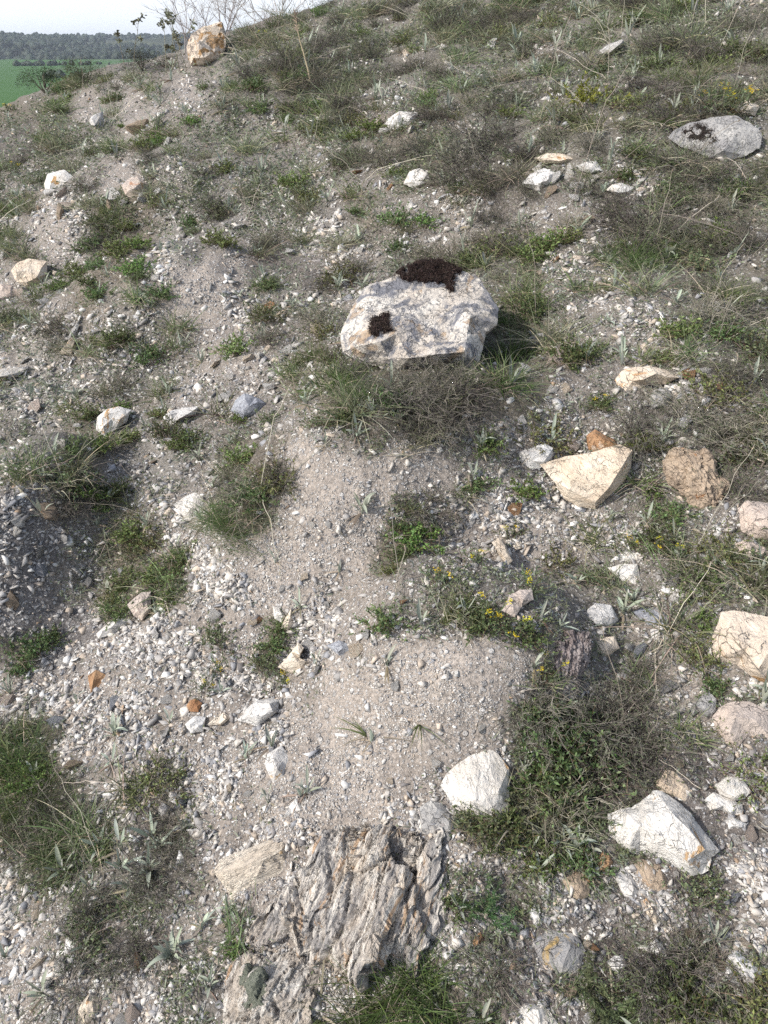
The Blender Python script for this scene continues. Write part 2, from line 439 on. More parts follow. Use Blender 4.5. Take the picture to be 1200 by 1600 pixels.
def rand_rot(n, tilt=.5):
    a = RNG.uniform(0, 2*np.pi, n); b = RNG.normal(0, tilt, n); c = RNG.normal(0, tilt, n)
    def m(ax, t):
        cs, sn = np.cos(t), np.sin(t); M = np.zeros((len(t), 3, 3)); i, j = [(1, 2), (2, 0), (0, 1)][ax]
        M[:, ax, ax] = 1; M[:, i, i] = cs; M[:, j, j] = cs; M[:, i, j] = -sn; M[:, j, i] = sn; return M
    return m(0, b) @ m(1, c) @ m(2, a)

GCOL = np.array([(.77, .75, .715), (.68, .63, .565), (.54, .51, .475), (.42, .40, .38), (.34, .34, .352), (.58, .49, .40), (.28, .26, .25), (.40, .29, .20)])
def gravel_mesh():
    N = 330000
    dens = {'.': .85, ',': .75, 'm': .85, 'k': .85, 'g': .14, 'h': .42, 'd': .13, 'x': .16, 'y': .42, 'G': .07, 's': .5, 'b': .38, ' ': .2}
    dz = np.array([dens[c] for c in ZCH])
    u = np.concatenate([RNG.uniform(-150, 1350, int(N*1.9)), RNG.uniform(-850, 2050, N)]); v = np.concatenate([RNG.uniform(-20, 1720, int(N*1.9)), RNG.uniform(-20, 2150, N)]); z = zone(u, v)
    clump = .16+1.0*np.clip(n2(u/62, v/46, 61)*.95+n2(u/19, v/14, 62)*.7+.36, 0, 1.25)
    keep = RNG.uniform(0, 1, len(u)) < dz[z]*clump; u, v, z = u[keep], v[keep], z[keep]
    P, t = ground(u, v); ok = np.isfinite(t); P, t, z, v = P[ok], t[ok], z[ok], v[ok]
    px = 2.5*np.power(1-RNG.uniform(0, .999, len(P)), -.52); px = np.clip(px, 2.0, 22)*RNG.uniform(.85, 1.15, len(P))
    fine = np.isin(z, [ZCH.index(c) for c in 'm']); px = np.where(fine & (px > 5) & (RNG.uniform(size=len(P)) < .88), px*.45, px)
    big = (RNG.uniform(size=len(P)) < .15*np.clip(.3+1.6*np.clip(n2(u[ok]/90, v/60, 63)+.4, 0, 1), 0, 1.6)) & ~fine; px = np.where(big, 6+19*RNG.uniform(size=len(P))**2.3, px)
    size = np.clip(px*t/FPX, .0022, .06)
    protos = [hull_proto(random.Random(s).randint(6, 9), .3+.4*random.Random(s+50).random(), s) for s in range(28)] + [hull_proto(random.Random(s).randint(6, 8), .16+.16*random.Random(s+50).random(), s) for s in range(100, 114)]
    which = np.where(big, RNG.integers(16, len(protos), len(P)), RNG.integers(0, len(protos), len(P)))
    wts = np.array([.15, .20, .22, .17, .10, .085, .07, .005]); dark = np.array([.05, .08, .16, .22, .18, .12, .17, .02])
    ci = RNG.choice(8, len(P), p=wts/wts.sum()); cd = RNG.choice(8, len(P), p=dark/dark.sum())
    isdark = np.isin(z, [ZCH.index(c) for c in 'kb']); ci = np.where(isdark & (RNG.uniform(size=len(P)) < .8), cd, ci)
    C = GCOL[ci]*RNG.uniform(.72, 1.1, (len(P), 1))
    mb = MB()
    for k, (V, F) in enumerate(protos):
        m = which == k; n = m.sum()
        sc = size[m][:, None]*RNG.uniform(.5, 1.5, (n, 3))
        W = np.einsum('nij,nvj->nvi', rand_rot(n, .5), V[None]*sc[:, None, :]) + P[m][:, None, :] + np.array([0, 0, 1])*(size[m]*.0)[:, None, None]
        mb.add(W, t=(F[None]+(np.arange(n)*len(V))[:, None, None]), c=np.repeat(C[m], len(V), 0))
    return mb.mesh('gravel')
tg = NT('gravel_stone'); _a = tg.n('ShaderNodeVertexColor'); _a.layer_name = 'Col'; _g = tg.n('ShaderNodeNewGeometry')
_n = tg.noise(_g.outputs['Position'], 420, 4, .7)
M_GRAVEL = tg.finish(tg.mix(.5, _a.outputs['Color'], tg.ramp(_n, [(.3, .5), (.65, 1.1)]), 'MULTIPLY'), .85, tg.bump(_n, .5, .002), .25)
tag(obj('gravel', gravel_mesh(), M_GRAVEL), kind='stuff')

# ------------------------------------------------------------------ rocks traced on the slope
LAND = []       # landmarks for labels: (u, v, phrase)
FOOT = []       # pixel discs kept clear of plants
def make_rock(outline, inner=(), tilt=.45, bulge=.22, rough=.03, mat='white', seed=0, grain=(1, 1, 1), maxdepth=.9, sm=0, aux=None, target=3.6, sink=.0, cuts=0, grot=0, lay=0, fine=75.):
    """a solid boulder: front skin over the outline, sides running back and down to the ground"""
    o2 = np.array(outline, float); c = o2.mean(0); size_px = max(np.ptp(o2[:, 0]), np.ptp(o2[:, 1]))
    bot = o2[o2[:, 1].argmax()]
    if aux is None:
        bp, bt = ground(c[0]*.3+bot[0]*.7, bot[1]-2); anchor = dirs(c[0]*.3+bot[0]*.7, bot[1]-2)*bt[0]
    else: anchor = np.array(aux, float)
    anchor = anchor + np.array([0, 0, sink])
    dep = np.linalg.norm(anchor); size = size_px*dep/FPX
    vd = -unit(dirs(*c)); gn = normal(np.array([anchor[0]]), np.array([anchor[1]]), .1)[0]
    pn = unit(vd*(1-tilt)+gn*tilt)
    rr = random.Random(seed+1)
    def on_plane(p, off=0.0):
        d = dirs(p[0], p[1]); t = np.dot(anchor+pn*off*size, pn)/np.dot(d, pn); return d*t
    pts = [tuple(p) for p in o2]; n = len(pts)
    # jitter extra outline points for a broken edge
    inn = list(inner)
    if not inn:
        got = []
        for _k in range(200):
            if len(got) >= (7 if size_px > 30 else 4): break
            q = c+np.array([rr.uniform(-.5, .5)*np.ptp(o2[:, 0]), rr.uniform(-.5, .5)*np.ptp(o2[:, 1])])
            qq = c+(q-c)*1.3
            if not inside(qq[0], qq[1], pts) or any(np.hypot(*(q-g))/size_px < .16 for g in got): continue
            got.append(q); r2 = (((q-c)/(.5*np.ptp(o2, axis=0)))**2).sum(); inn.append((q[0], q[1], bulge*max(.35, 1-.6*r2)*rr.uniform(.55, 1.35)))
        if not inn: inn.append((c[0], c[1], bulge))
    p2 = [Vector(p) for p in pts]+[Vector((a, b)) for a, b, _ in inn]
    vs, es, fs, ov, _, _ = geometry.delaunay_2d_cdt(p2, [(i, (i+1) % n) for i in range(n)], [], 1, 1e-4)
    V3 = []
    ring_of = {}
    for i, q in enumerate(vs):
        src = [k for k in ov[i] if k < n]; ins = [k for k in ov[i] if k >= n]
        if src: V3.append(on_plane(q)); ring_of[src[0]] = i
        else: V3.append(on_plane(q, inn[ins[0]-n][2] if ins else bulge))
    bm = bmesh.new(); bv = [bm.verts.new(p) for p in V3]
    for f in fs:
        a = [vs[i] for i in f]
        ar = sum(a[k].x*a[(k+1) % len(a)].y-a[(k+1) % len(a)].x*a[k].y for k in range(len(a)))
        try: bm.faces.new([bv[i] for i in (f[::-1] if ar > 0 else f)])
        except ValueError: pass
    ring = [ring_of[k] for k in range(n) if k in ring_of]
    rings = []
    for shrink, fr in ((.97, .45), (.78, 1.0)):
        row = []
        for k in ring:
            q = np.array(vs[k][:]); s = c+(q-c)*shrink; d = dirs(*s); tp = np.linalg.norm(V3[k])/np.linalg.norm(dirs(*q))
            _, tg_ = ground(*s); tmax = tp + maxdepth*size
            t1 = tmax if not np.isfinite(tg_[0]) else min(max(tg_[0]+.01+.04*size, tp+.02), tmax)
            row.append(bm.verts.new(d*(tp+(t1-tp)*fr)))
        rings.append(row)
    prev = [bv[k] for k in ring]
    for row in rings:
        for k in range(len(row)):
            j = (k+1) % len(row)
            try: bm.faces.new([prev[k], prev[j], row[j], row[k]])
            except ValueError: pass
        prev = row
    ctr = bm.verts.new(sum((v.co for v in prev), Vector())/len(prev)-Vector((0, 0, .03*size)))
    for k in range(len(prev)):
        try: bm.faces.new([prev[k], prev[(k+1) % len(prev)], ctr])
        except ValueError: pass
    bmesh.ops.recalc_face_normals(bm, faces=bm.faces)
    bmesh.ops.triangulate(bm, faces=bm.faces)
    tl = max(target, size_px/fine)*dep/FPX
    for _ in range(7):
        le = [e for e in bm.edges if e.calc_length() > tl*1.7]
        if not le or len(bm.verts) > 30000: break
        bmesh.ops.subdivide_edges(bm, edges=le, cuts=1); bmesh.ops.triangulate(bm, faces=[f for f in bm.faces if len(f.verts) > 3])
    for _ in range(sm): bmesh.ops.smooth_vert(bm, verts=bm.verts, factor=.5, use_axis_x=True, use_axis_y=True, use_axis_z=True)
    bm.normal_update(); bm.verts.ensure_lookup_table()
    co = np.array([v.co[:] for v in bm.verts]); no = np.array([v.normal[:] for v in bm.verts])
    loc = co.mean(0); rc = np.random.default_rng(seed+400)
    # broken flat facets: press what sticks out beyond random planes back onto them
    for _k in range(cuts):
        n = unit(rc.normal(size=3)+vd*1.7+np.array([0, 0, .3])); dt = (co-loc)@n; d = dt.max()*rc.uniform(.72, .95)
        over = np.maximum(0, dt-d); co = co-n*(over*.93)[:, None]
    q = (co-loc)/size; g = np.array(grain, float)
    ca, sa = math.cos(grot), math.sin(grot); q = np.stack([q[:, 0]*ca-q[:, 1]*sa, q[:, 0]*sa+q[:, 1]*ca, q[:, 2]], 1)
    dsp = rough*size*(.7*fbm3(q*2.6*g+seed, 3, seed) + .22*fbm3(q*12*g+seed, 3, seed+17) - .5*np.clip(fbm3(q*5*g+seed, 3, seed+9, True)-.35, 0, 1))
    st = fbm3(q*3.1*g+seed*1.3, 2, seed+31); dsp += rough*size*.9*(np.round(st*5)/5-st)
    if lay: dsp += rough*size*1.5*fbm3(q*np.array([5., 3., 5.])+seed*2, 3, seed+80)
    if lay:    # splinters of unequal height along the grain, broken across it
        wq = q+.05*np.stack([fbm3(q*6+seed, 3, seed+50), fbm3(q*6+seed+9, 3, seed+51), q[:, 2]*0], 1)
        for f, am, ar in ((lay, 1.0, .30), (lay*2.3, .55, .26), (lay*5.5, .28, .3)):
            f1, f2, hh, ex, ey = worley2(wq[:, 0]*f, wq[:, 1]*f*ar, seed+int(f))
            dsp += rough*size*am*(1.0*hh+.55*ex*np.sign(hh)+.5*ey-1.5*np.clip(1-(f2-f1)/.16, 0, 1)*(.35+.65*np.abs(hh)))
    co = co+no*dsp[:, None]-loc
    for v, p in zip(bm.verts, co): v.co = p
    me = bpy.data.meshes.new('rock'); bm.to_mesh(me); bm.free()
    me.polygons.foreach_set('use_smooth', np.ones(len(me.polygons), bool)); me.set_sharp_from_angle(angle=R(24))
    me.materials.append(MROCK[mat])
    FOOT.append((c[0], c[1], np.ptp(o2[:, 0])*.5, np.ptp(o2[:, 1])*.5))
    return me, loc, size

def patch(rock_o, poly, name, mat, thick, seed=0, fuzz=0):
    """moss or lichen growing, or shade painted, on the faces of a rock inside a photo outline"""
    me = rock_o.data; loc = np.array(rock_o.location)
    bm = bmesh.new(); bm.from_mesh(me); bm.normal_update()
    pl = [Vector(p) for p in poly]
    keep = []
    fs = list(bm.faces); w = np.array([f.calc_center_median()[:] for f in fs])+loc; fn = np.array([f.normal[:] for f in fs]); pu, pv, _ = project(w)
    sz = min(max(p[0] for p in poly)-min(p[0] for p in poly), 60)/60.
    wob = sz*(16*n2(pu/13., pv/13., seed+3)+9*n2(pu/5., pv/5., seed+4))
    keep = [f for f, a, b, wo, fac in zip(fs, pu, pv, wob, (fn*-w).sum(1)) if fac > 0 and inside(a+wo, b+wo*.8, poly)]
    ks = set(keep); comps = []; left = set(keep)
    while left:
        st = [left.pop()]; comp = set(st)
        while st:
            for e in st.pop().edges:
                for g in e.link_faces:
                    if g in left: left.discard(g); comp.add(g); st.append(g)
        comps.append(comp)
    if not comps: bm.free(); return None
    ks = max(comps, key=len); bmesh.ops.delete(bm, geom=[f for f in bm.faces if f not in ks], context='FACES')
    bmesh.ops.subdivide_edges(bm, edges=bm.edges, cuts=1); bmesh.ops.triangulate(bm, faces=bm.faces)
    bm.normal_update()
    bnd = {v for e in bm.edges if e.is_boundary for v in e.verts}
    vs = list(bm.verts); co = np.array([v.co[:] for v in vs]); no = np.array([v.normal[:] for v in vs])
    hh = np.array([(-.002 if v in bnd else 1.0) for v in vs]); nn = fbm3(co*70, 3, seed)
    off = np.where(hh < 0, -.002, thick*(.75+.6*nn))
    for v, p, nrm, o in zip(vs, co, no, off): v.co = p+nrm*o
    m2 = bpy.data.meshes.new(name); bm.to_mesh(m2); bm.free(); m2.polygons.foreach_set('use_smooth', np.ones(len(m2.polygons), bool))
    po = obj(name, m2, mat, rock_o)
    if fuzz:
        f = MB(); i = RNG.integers(0, len(co), fuzz); sel = co[i]+no[i]*off[i][:, None]*.6+RNG.uniform(-.005, .005, (fuzz, 3))
        blades(f, sel, no[i]+RNG.normal(0, .8, (fuzz, 3)), RNG.uniform(.006, .014, fuzz), .0016, .2, 2, 'leaf', (.045, .03, .026), .6); obj('moss_or_shade_fibre', f.mesh('moss_or_shade_fibre'), M_TWIG, po)
    return po

def inside(x, y, poly):
    c = False; j = len(poly)-1
    for i in range(len(poly)):
        xi, yi = poly[i]; xj, yj = poly[j]
        if (yi > y) != (yj > y) and x < (xj-xi)*(y-yi)/(yj-yi)+xi: c = not c
        j = i
    return c

ROCKS = [
# name, label, landmark phrase, material, outline, inner, options
('boulder', 'large white veined boulder capped with dark moss, rooted in dry grass', 'mossy white boulder', 'boulder',
 [(572,451),(593,442),(617,435),(640,420),(662,413),(697,413),(729,425),(751,435),(757,451),(767,467),(776,483),(775,507),(757,521),(753,539),(747,566),(729,577),(692,581),(649,577),(615,582),(569,571),(535,550),(531,523),(540,499),(553,478)],
 [(575,490,.10),(595,534,.20),(620,521,.19),(687,553,.22),(735,493,.12),(650,470,.05),(700,445,.03),(640,560,.17),(560,540,.14),(725,550,.15),(605,560,.10),(670,505,.09)], dict(tilt=.5, rough=.030, seed=3, target=2.6, fine=110.)),
('rock', 'cream wedge-shaped rock with a flat front face and shaded right side', 'cream wedge rock', 'cream',
 [(843,726),(862,719),(881,713),(920,708),(945,700),(969,694),(988,703),(986,731),(976,752),(951,776),(930,796),(902,792),(881,780),(864,752)],
 [(972,729,.20),(951,762,.18),(930,785,.10),(900,745,.16),(930,725,.12),(890,765,.16),(960,703,.05)], dict(tilt=.3, rough=.016, seed=5, grain=(1,.5,1.6))),
('rock', 'rusty orange chunk tucked behind the cream wedge rock', None, 'rust', [(916,680),(930,670),(945,680),(960,686),(968,697),(950,708),(930,712),(918,702)], [], dict(seed=6)),
('rock', 'grey-white angular rock on the left of the cream wedge rock', None, 'plain', [(808,706),(830,700),(850,692),(864,700),(862,720),(848,730),(832,734),(815,724)], [], dict(seed=7)),
('rock', 'brown weathered stump-like rock with splintered wood grain', 'brown stump-like rock', 'tan',
 [(1037,720),(1046,703),(1062,698),(1081,700),(1105,706),(1112,722),(1118,738),(1140,759),(1133,790),(1112,800),(1095,801),(1080,790),(1070,776),(1046,755)], [(1075,735,.18),(1100,760,.2),(1060,720,.12),(1110,785,.12)], dict(seed=8, rough=.035, grain=(1.8,.7,1.8), tilt=.4, lay=6., grot=R(-25), target=2.4)),
('rock', 'tan block cut by the right edge, upper of two', 'tan edge blocks', 'pink', [(1153,795),(1165,782),(1200,785),(1230,795),(1232,830),(1210,845),(1180,842),(1158,830)], [], dict(seed=9, tilt=.35, rough=.02)),
('rock', 'small pinkish block just below the tan block at the right edge', None, 'pink', [(1149,850),(1165,843),(1195,855),(1205,866),(1182,882),(1156,874)], [], dict(seed=10, rough=.025)),
('rock', 'large cream slab with a brown stained front, running off the right edge', 'brown-stained cream slab', 'stained',
 [(1126,956),(1145,953),(1163,955),(1180,960),(1200,964),(1240,975),(1262,1020),(1245,1085),(1200,1071),(1174,1057),(1152,1039),(1116,1029),(1113,1012),(1114,994)],
 [(1150,999,.18),(1169,1009,.19),(1199,1022,.18),(1170,975,.08),(1145,1020,.17),(1185,1045,.16),(1215,990,.12)], dict(seed=11, tilt=.45, rough=.022)),
('rock', 'rounded pinkish granular rock near the right edge', 'rounded pinkish rock', 'pink',
 [(1112,1121),(1125,1105),(1142,1097),(1169,1096),(1188,1104),(1205,1115),(1220,1135),(1205,1155),(1169,1149),(1150,1170),(1135,1162),(1116,1134)], [(1150,1120,.2),(1180,1125,.16),(1140,1145,.16)], dict(seed=12, rough=.02)),
('rock', 'small rounded grey rock beside the rounded pinkish rock', None, 'grey', [(1094,1088),(1108,1080),(1119,1092),(1118,1112),(1104,1122),(1092,1112),(1080,1122),(1079,1106)], [], dict(seed=13)),
('rock', 'large bright white rock with rusty orange spots', 'large white spotted rock', 'white',
 [(949,1272),(972,1264),(987,1262),(1003,1250),(1020,1235),(1035,1235),(1060,1252),(1080,1270),(1100,1297),(1125,1329),(1112,1340),(1110,1360),(1097,1366),(1080,1370),(1055,1357),(1037,1345),(1000,1337),(982,1335),(967,1317),(952,1302)],
 [(1035,1250,.10),(1052,1272,.22),(1078,1296,.23),(1103,1328,.16),(1000,1290,.2),(1040,1310,.24),(1075,1345,.2),(985,1318,.16),(1015,1270,.16)], dict(seed=14, rough=.024, tilt=.4, maxdepth=.6)),
('rock', 'squarish cream block leaning behind the large white spotted rock', None, 'cream', [(1022,1227),(1032,1212),(1042,1201),(1055,1206),(1070,1222),(1081,1236),(1072,1256),(1050,1250),(1033,1240)], [], dict(seed=15, rough=.02)),
('rock', 'upper white chunk of the pair right of the large white spotted rock', 'white pair', 'white', [(1117,1227),(1135,1213),(1160,1216),(1175,1237),(1163,1248),(1148,1252),(1125,1243)], [], dict(seed=16)),
('rock', 'lower white knobbly chunk of the pair right of the large white spotted rock', None, 'white', [(1100,1250),(1115,1238),(1135,1247),(1160,1257),(1161,1274),(1145,1273),(1125,1264),(1108,1266)], [], dict(seed=17, rough=.05)),
('rock', 'small pale slab lying below the white pair of chunks', None, 'plain', [(1132,1282),(1145,1276),(1168,1287),(1163,1294),(1140,1293)], [], dict(seed=18)),
('rock', 'white cracked rock with an orange stain at the foot of a soil mound', 'white cracked rock', 'white',
 [(687,1227),(697,1208),(715,1192),(735,1180),(765,1170),(777,1177),(795,1200),(797,1230),(796,1265),(792,1290),(770,1285),(732,1277),(707,1260)],
 [(735,1215,.18),(765,1200,.12),(780,1235,.18),(745,1255,.22),(715,1235,.16),(770,1268,.16)], dict(seed=19, rough=.028, tilt=.4)),
('rock', 'grey crumbly rock between the outcrop and the white cracked rock', None, 'grey', [(655,1262),(672,1250),(690,1256),(703,1272),(712,1292),(706,1312),(680,1312),(658,1296)], [], dict(seed=20, rough=.06, bulge=.15)),
('rock_outcrop', 'big tan and grey fissured outcrop with long parallel furrows near the bottom edge', 'fissured outcrop', 'outcrop',
 [(507,1303),(527,1288),(573,1281),(620,1288),(655,1290),(690,1305),(697,1353),(702,1410),(683,1470),(673,1530),(650,1520),(607,1500),(587,1518),(567,1527),(550,1522),(533,1517),(500,1505),(470,1490),(440,1470),(400,1480),(383,1477),(380,1463),(417,1407),(463,1367),(487,1337)],
 [(540,1340,.05),(600,1350,.08),(650,1340,.06),(560,1420,.12),(620,1420,.13),(500,1420,.10),(450,1440,.09),(580,1480,.15),(665,1400,.06),(655,1460,.06),(530,1480,.11)], dict(seed=21, rough=.034, tilt=.62, grain=(3.0,.6,2.2), maxdepth=.3, target=2.2, fine=150., grot=R(21), lay=4.6)),
('rock', 'pale rock with a round green lichen patch below the fissured outcrop', 'lichen rock', 'lichen',
 [(352,1563),(358,1530),(367,1503),(390,1488),(415,1490),(440,1486),(470,1500),(505,1515),(530,1530),(535,1560),(520,1590),(495,1620),(430,1640),(370,1630),(354,1598)],
 [(400,1530,.15),(440,1560,.18),(490,1560,.16),(400,1580,.18),(460,1600,.14),(460,1520,.08)], dict(seed=22, rough=.03, tilt=.5, grain=(2,.8,1.6), grot=R(35), lay=5., target=2.4, fine=110.)),
('rock', 'long cream wood-grained slab lying beside the fissured outcrop', 'wood-grained slab', 'slab',
 [(333,1363),(343,1343),(372,1331),(403,1320),(425,1312),(445,1305),(455,1333),(450,1357),(417,1380),(390,1398),(363,1417),(358,1397),(345,1380)],
 [(350,1365,.1),(385,1352,.14),(413,1343,.16),(440,1330,.14),(400,1372,.1)], dict(seed=23, rough=.006, tilt=.4, grain=(2.5,.5,2.5), grot=R(63), lay=6., target=2.2)),
('rock', 'white flake standing in gravel above the wood-grained slab', None, 'white', [(435,1290),(445,1265),(465,1242),(477,1262),(470,1276),(455,1284)], [], dict(seed=24)),
('rock', 'white speckled stone on the lower left flank of the soil mound', None, 'plain', [(413,1195),(418,1178),(440,1165),(455,1185),(446,1215),(428,1226)], [], dict(seed=25)),
('rock', 'grey angular rock with yellow patches near the bottom edge', 'grey yellow-patched rock', 'grey',
 [(832,1480),(842,1462),(855,1452),(895,1458),(907,1468),(915,1485),(905,1520),(875,1530),(845,1510)], [(860,1485,.2),(890,1480,.18),(880,1510,.2)], dict(seed=26, rough=.03, tilt=.35)),
('rock', 'white chalky rock cut by the bottom edge', None, 'white', [(795,1585),(805,1572),(820,1564),(855,1574),(872,1600),(868,1640),(800,1640)], [], dict(seed=27)),
('rock', 'brownish rough rock above the grey yellow-patched rock', None, 'tan', [(872,1375),(890,1366),(905,1362),(922,1373),(921,1400),(895,1417),(880,1402)], [], dict(seed=28, rough=.05)),
('rock', 'smooth orange pebble left of the large white spotted rock', None, 'rust', [(932,1345),(942,1329),(952,1336),(958,1347),(950,1363),(937,1361)], [], dict(seed=29, rough=.015)),
('rock', 'tan log-like piece poking out under the large white spotted rock', None, 'tan', [(987,1350),(1005,1343),(1030,1352),(1045,1375),(1053,1393),(1035,1400),(1015,1402),(1000,1380)], [], dict(seed=30, grain=(2,.6,2))),
('rock', 'white splintered slab beside the orange pebble', None, 'plain', [(958,1368),(972,1356),(985,1366),(1001,1392),(990,1408),(975,1400)], [], dict(seed=31)),
('rock', 'cream sliver pointing down below the log-like piece', None, 'cream', [(1000,1404),(1010,1400),(1031,1436),(1026,1446),(1012,1434)], [], dict(seed=32)),
('rock', 'rusty and white rounded rock right of the yellow flowers', 'rusty white rock', 'plain', [(910,970),(918,952),(930,942),(955,945),(967,968),(955,978),(935,981)], [], dict(seed=33)),
('rock', 'cream square stone below the rusty white rock', None, 'cream', [(926,1003),(940,996),(961,994),(968,1013),(948,1026),(930,1020)], [], dict(seed=34)),
('rock', 'pale grey pointed stone next to the blue-grey slab', None, 'plain', [(1016,984),(1030,977),(1043,978),(1041,1000),(1028,1004),(1018,996)], [], dict(seed=35)),
('rock', 'flat blue-grey slab set into the soil', None, 'blue', [(988,956),(1005,949),(1022,948),(1047,964),(1036,980),(1012,976)], [], dict(seed=36, tilt=.8, bulge=.06)),
('rock', 'lower of two stacked white slabs right of the middle', 'white stacked slabs', 'white', [(948,887),(970,881),(996,881),(1001,905),(998,918),(972,908)], [], dict(seed=37)),
('rock', 'upper of two stacked white slabs right of the middle', None, 'white', [(963,868),(980,862),(997,864),(1001,876),(985,881),(968,879)], [], dict(seed=38)),
('rock', 'pinkish layered stone beside the yellow flowers', None, 'pink', [(785,955),(796,930),(812,921),(832,921),(834,937),(815,948),(805,965)], [], dict(seed=39)),
('rock', 'cream finger-like sliver on the gravel right of the long mound', None, 'cream', [(768,847),(779,841),(790,852),(801,876),(793,883),(780,868)], [], dict(seed=40)),
('rock', 'small cream triangular chip beside the finger-like sliver', None, 'cream', [(801,852),(812,839),(817,856),(806,862)], [], dict(seed=41)),
('rock', 'clean white square block left of the long soil mound', 'white square block', 'white', [(271,788),(288,776),(304,769),(316,775),(322,800),(310,812),(296,817),(283,803)], [(302,790,.15),(294,800,.18)], dict(seed=42, rough=.02, tilt=.3)),
('rock', 'white tilted slab lying below the pinkish stone at left', 'white tilted slab', 'white', [(150,990),(170,972),(192,957),(205,967),(200,980),(175,992),(154,998)], [], dict(seed=43, tilt=.55)),
('rock', 'pinkish upright stone propped above the white tilted slab', None, 'pink', [(199,945),(210,934),(221,926),(236,924),(236,955),(222,970),(208,962)], [], dict(seed=44)),
('rock', 'orange-brown square block alone on the gravel', 'orange-brown block', 'rust', [(137,1056),(150,1046),(171,1057),(172,1070),(142,1083)], [(157,1060,.08),(146,1062,.22)], dict(seed=45, rough=.015, tilt=.3)),
('rock', 'rust-red and white pebble on the gravel', 'rust-red pebble', 'rust', [(291,1102),(297,1094),(306,1091),(316,1099),(310,1112),(297,1112)], [], dict(seed=46, rough=.02)),
('rock', 'broad pale grey stone half sunk in gravel', 'broad pale grey stone', 'plain', [(371,1127),(385,1108),(400,1095),(420,1090),(437,1094),(434,1112),(402,1134)], [], dict(seed=47, rough=.045)),
('rock', 'flat tan chip left of the broad pale grey stone', None, 'cream', [(324,1132),(338,1119),(350,1113),(362,1121),(345,1134)], [], dict(seed=48)),
('rock', 'white stone just below the rust-red pebble', None, 'plain', [(289,1132),(303,1119),(322,1120),(318,1143),(298,1146)], [], dict(seed=49)),
('rock', 'twisted cream stone by a small green clump', 'twisted cream stone', 'cream', [(434,1042),(445,1031),(455,1018),(466,1004),(475,1012),(468,1028),(488,1036),(483,1046),(456,1053)], [], dict(seed=50, tilt=.35)),
('rock', 'white shard standing behind the twisted cream stone', None, 'white', [(426,946),(436,950),(446,963),(440,973),(428,966)], [], dict(seed=51)),
('rock', 'cream pointed shard between the white shard and twisted cream stone', None, 'cream', [(438,982),(446,966),(455,951),(461,977),(450,986)], [], dict(seed=52, tilt=.25)),
('rock', 'dark blue-grey stone right of the twisted cream stone', None, 'blue', [(510,1008),(530,1000),(552,1010),(545,1021),(530,1025)], [], dict(seed=53)),
('rock', 'white angular rock in gravel near the left edge', 'white angular rock', 'white', [(69,287),(74,272),(100,265),(128,285),(112,296),(90,305),(72,306)], [], dict(seed=54)),
('rock', 'pale round stone jutting from a bank', 'pale bank stone', 'pink', [(189,290),(200,279),(214,275),(231,288),(233,305),(212,313),(196,305)], [], dict(seed=55)),
('boulder', 'cream upright boulder standing alone on the skyline', 'skyline boulder', 'stained', [(293,66),(299,52),(320,40),(346,36),(352,55),(354,76),(346,96),(318,104),(298,101),(292,82)], [(322,56,.06),(309,72,.24),(318,90,.26),(335,82,.16),(341,58,.05),(303,90,.14)], dict(seed=58, tilt=.15, rough=.075, target=2.2)),
('boulder', 'flat grey boulder with a dark hollow on the upper right slope', 'flat grey boulder', 'grey',
 [(1044,215),(1055,202),(1075,192),(1110,186),(1150,182),(1175,192),(1192,208),(1188,232),(1165,243),(1140,250),(1110,246),(1090,238),(1062,228)], [(1100,215,.05),(1150,210,.08),(1130,235,.1)], dict(seed=57, tilt=.6, rough=.03)),
('rock', 'cream rock behind the flat grey boulder, under yellow flowers', None, 'cream', [(1128,168),(1138,158),(1152,154),(1172,157),(1187,166),(1180,182),(1150,180)], [], dict(seed=58)),
('rock', 'flat cream slab on a pale stony patch, left one', 'flat cream slabs', 'cream', [(834,247),(855,240),(880,240),(902,250),(880,257),(850,256)], [], dict(seed=59, tilt=.7)),
('rock', 'flat curled white slab on a pale stony patch, right one', None, 'plain', [(899,259),(915,253),(932,252),(946,268),(925,273),(908,268)], [], dict(seed=60, tilt=.7)),
('rock', 'low white crumbled stone left below the flat cream slabs', None, 'plain', [(815,288),(828,272),(850,262),(868,270),(862,288),(840,298)], [], dict(seed=61, rough=.06, tilt=.6)),
('rock', 'small white rounded stone between the flat cream slabs and a dark tussock', 'small white stone', 'white', [(946,297),(957,288),(972,286),(991,294),(985,303),(965,306)], [], dict(seed=62)),
('rock', 'white knobbly rock in dry scrub, upper middle', 'white knobbly rock', 'white', [(630,287),(640,268),(655,262),(668,268),(672,284),(650,296)], [], dict(seed=63, rough=.06)),
('rock', 'broken white rock near the top middle of the slope', 'broken white rock', 'plain', [(600,194),(610,182),(624,175),(652,176),(652,194),(630,203),(612,205)], [], dict(seed=64, rough=.06)),
('rock', 'white rough rock with a shaded right side on left gravel', 'white rough rock', 'white', [(149,672),(152,652),(165,640),(185,634),(206,640),(198,660),(180,672),(164,683)], [], dict(seed=65, rough=.035)),
('rock', 'low white ledge stone right of the white rough rock', None, 'plain', [(254,652),(265,642),(282,638),(312,634),(306,648),(285,656),(268,667)], [], dict(seed=66, tilt=.6)),
('rock', 'bluish speckled stone on gravel left of the boulder grass', 'bluish speckled stone', 'blue', [(359,642),(368,625),(382,614),(400,620),(416,630),(404,648),(380,656)], [], dict(seed=67, rough=.045)),
('rock', 'cream rock close to the left edge below a green patch', 'cream edge rock', 'cream', [(17,422),(28,410),(45,404),(73,408),(74,428),(62,444),(45,451),(25,440)], [], dict(seed=68)),
('rock', 'pale stone at the left edge under the cream edge rock', None, 'pink', [(-12,455),(0,444),(20,446),(25,460),(10,472),(-8,472)], [], dict(seed=69)),
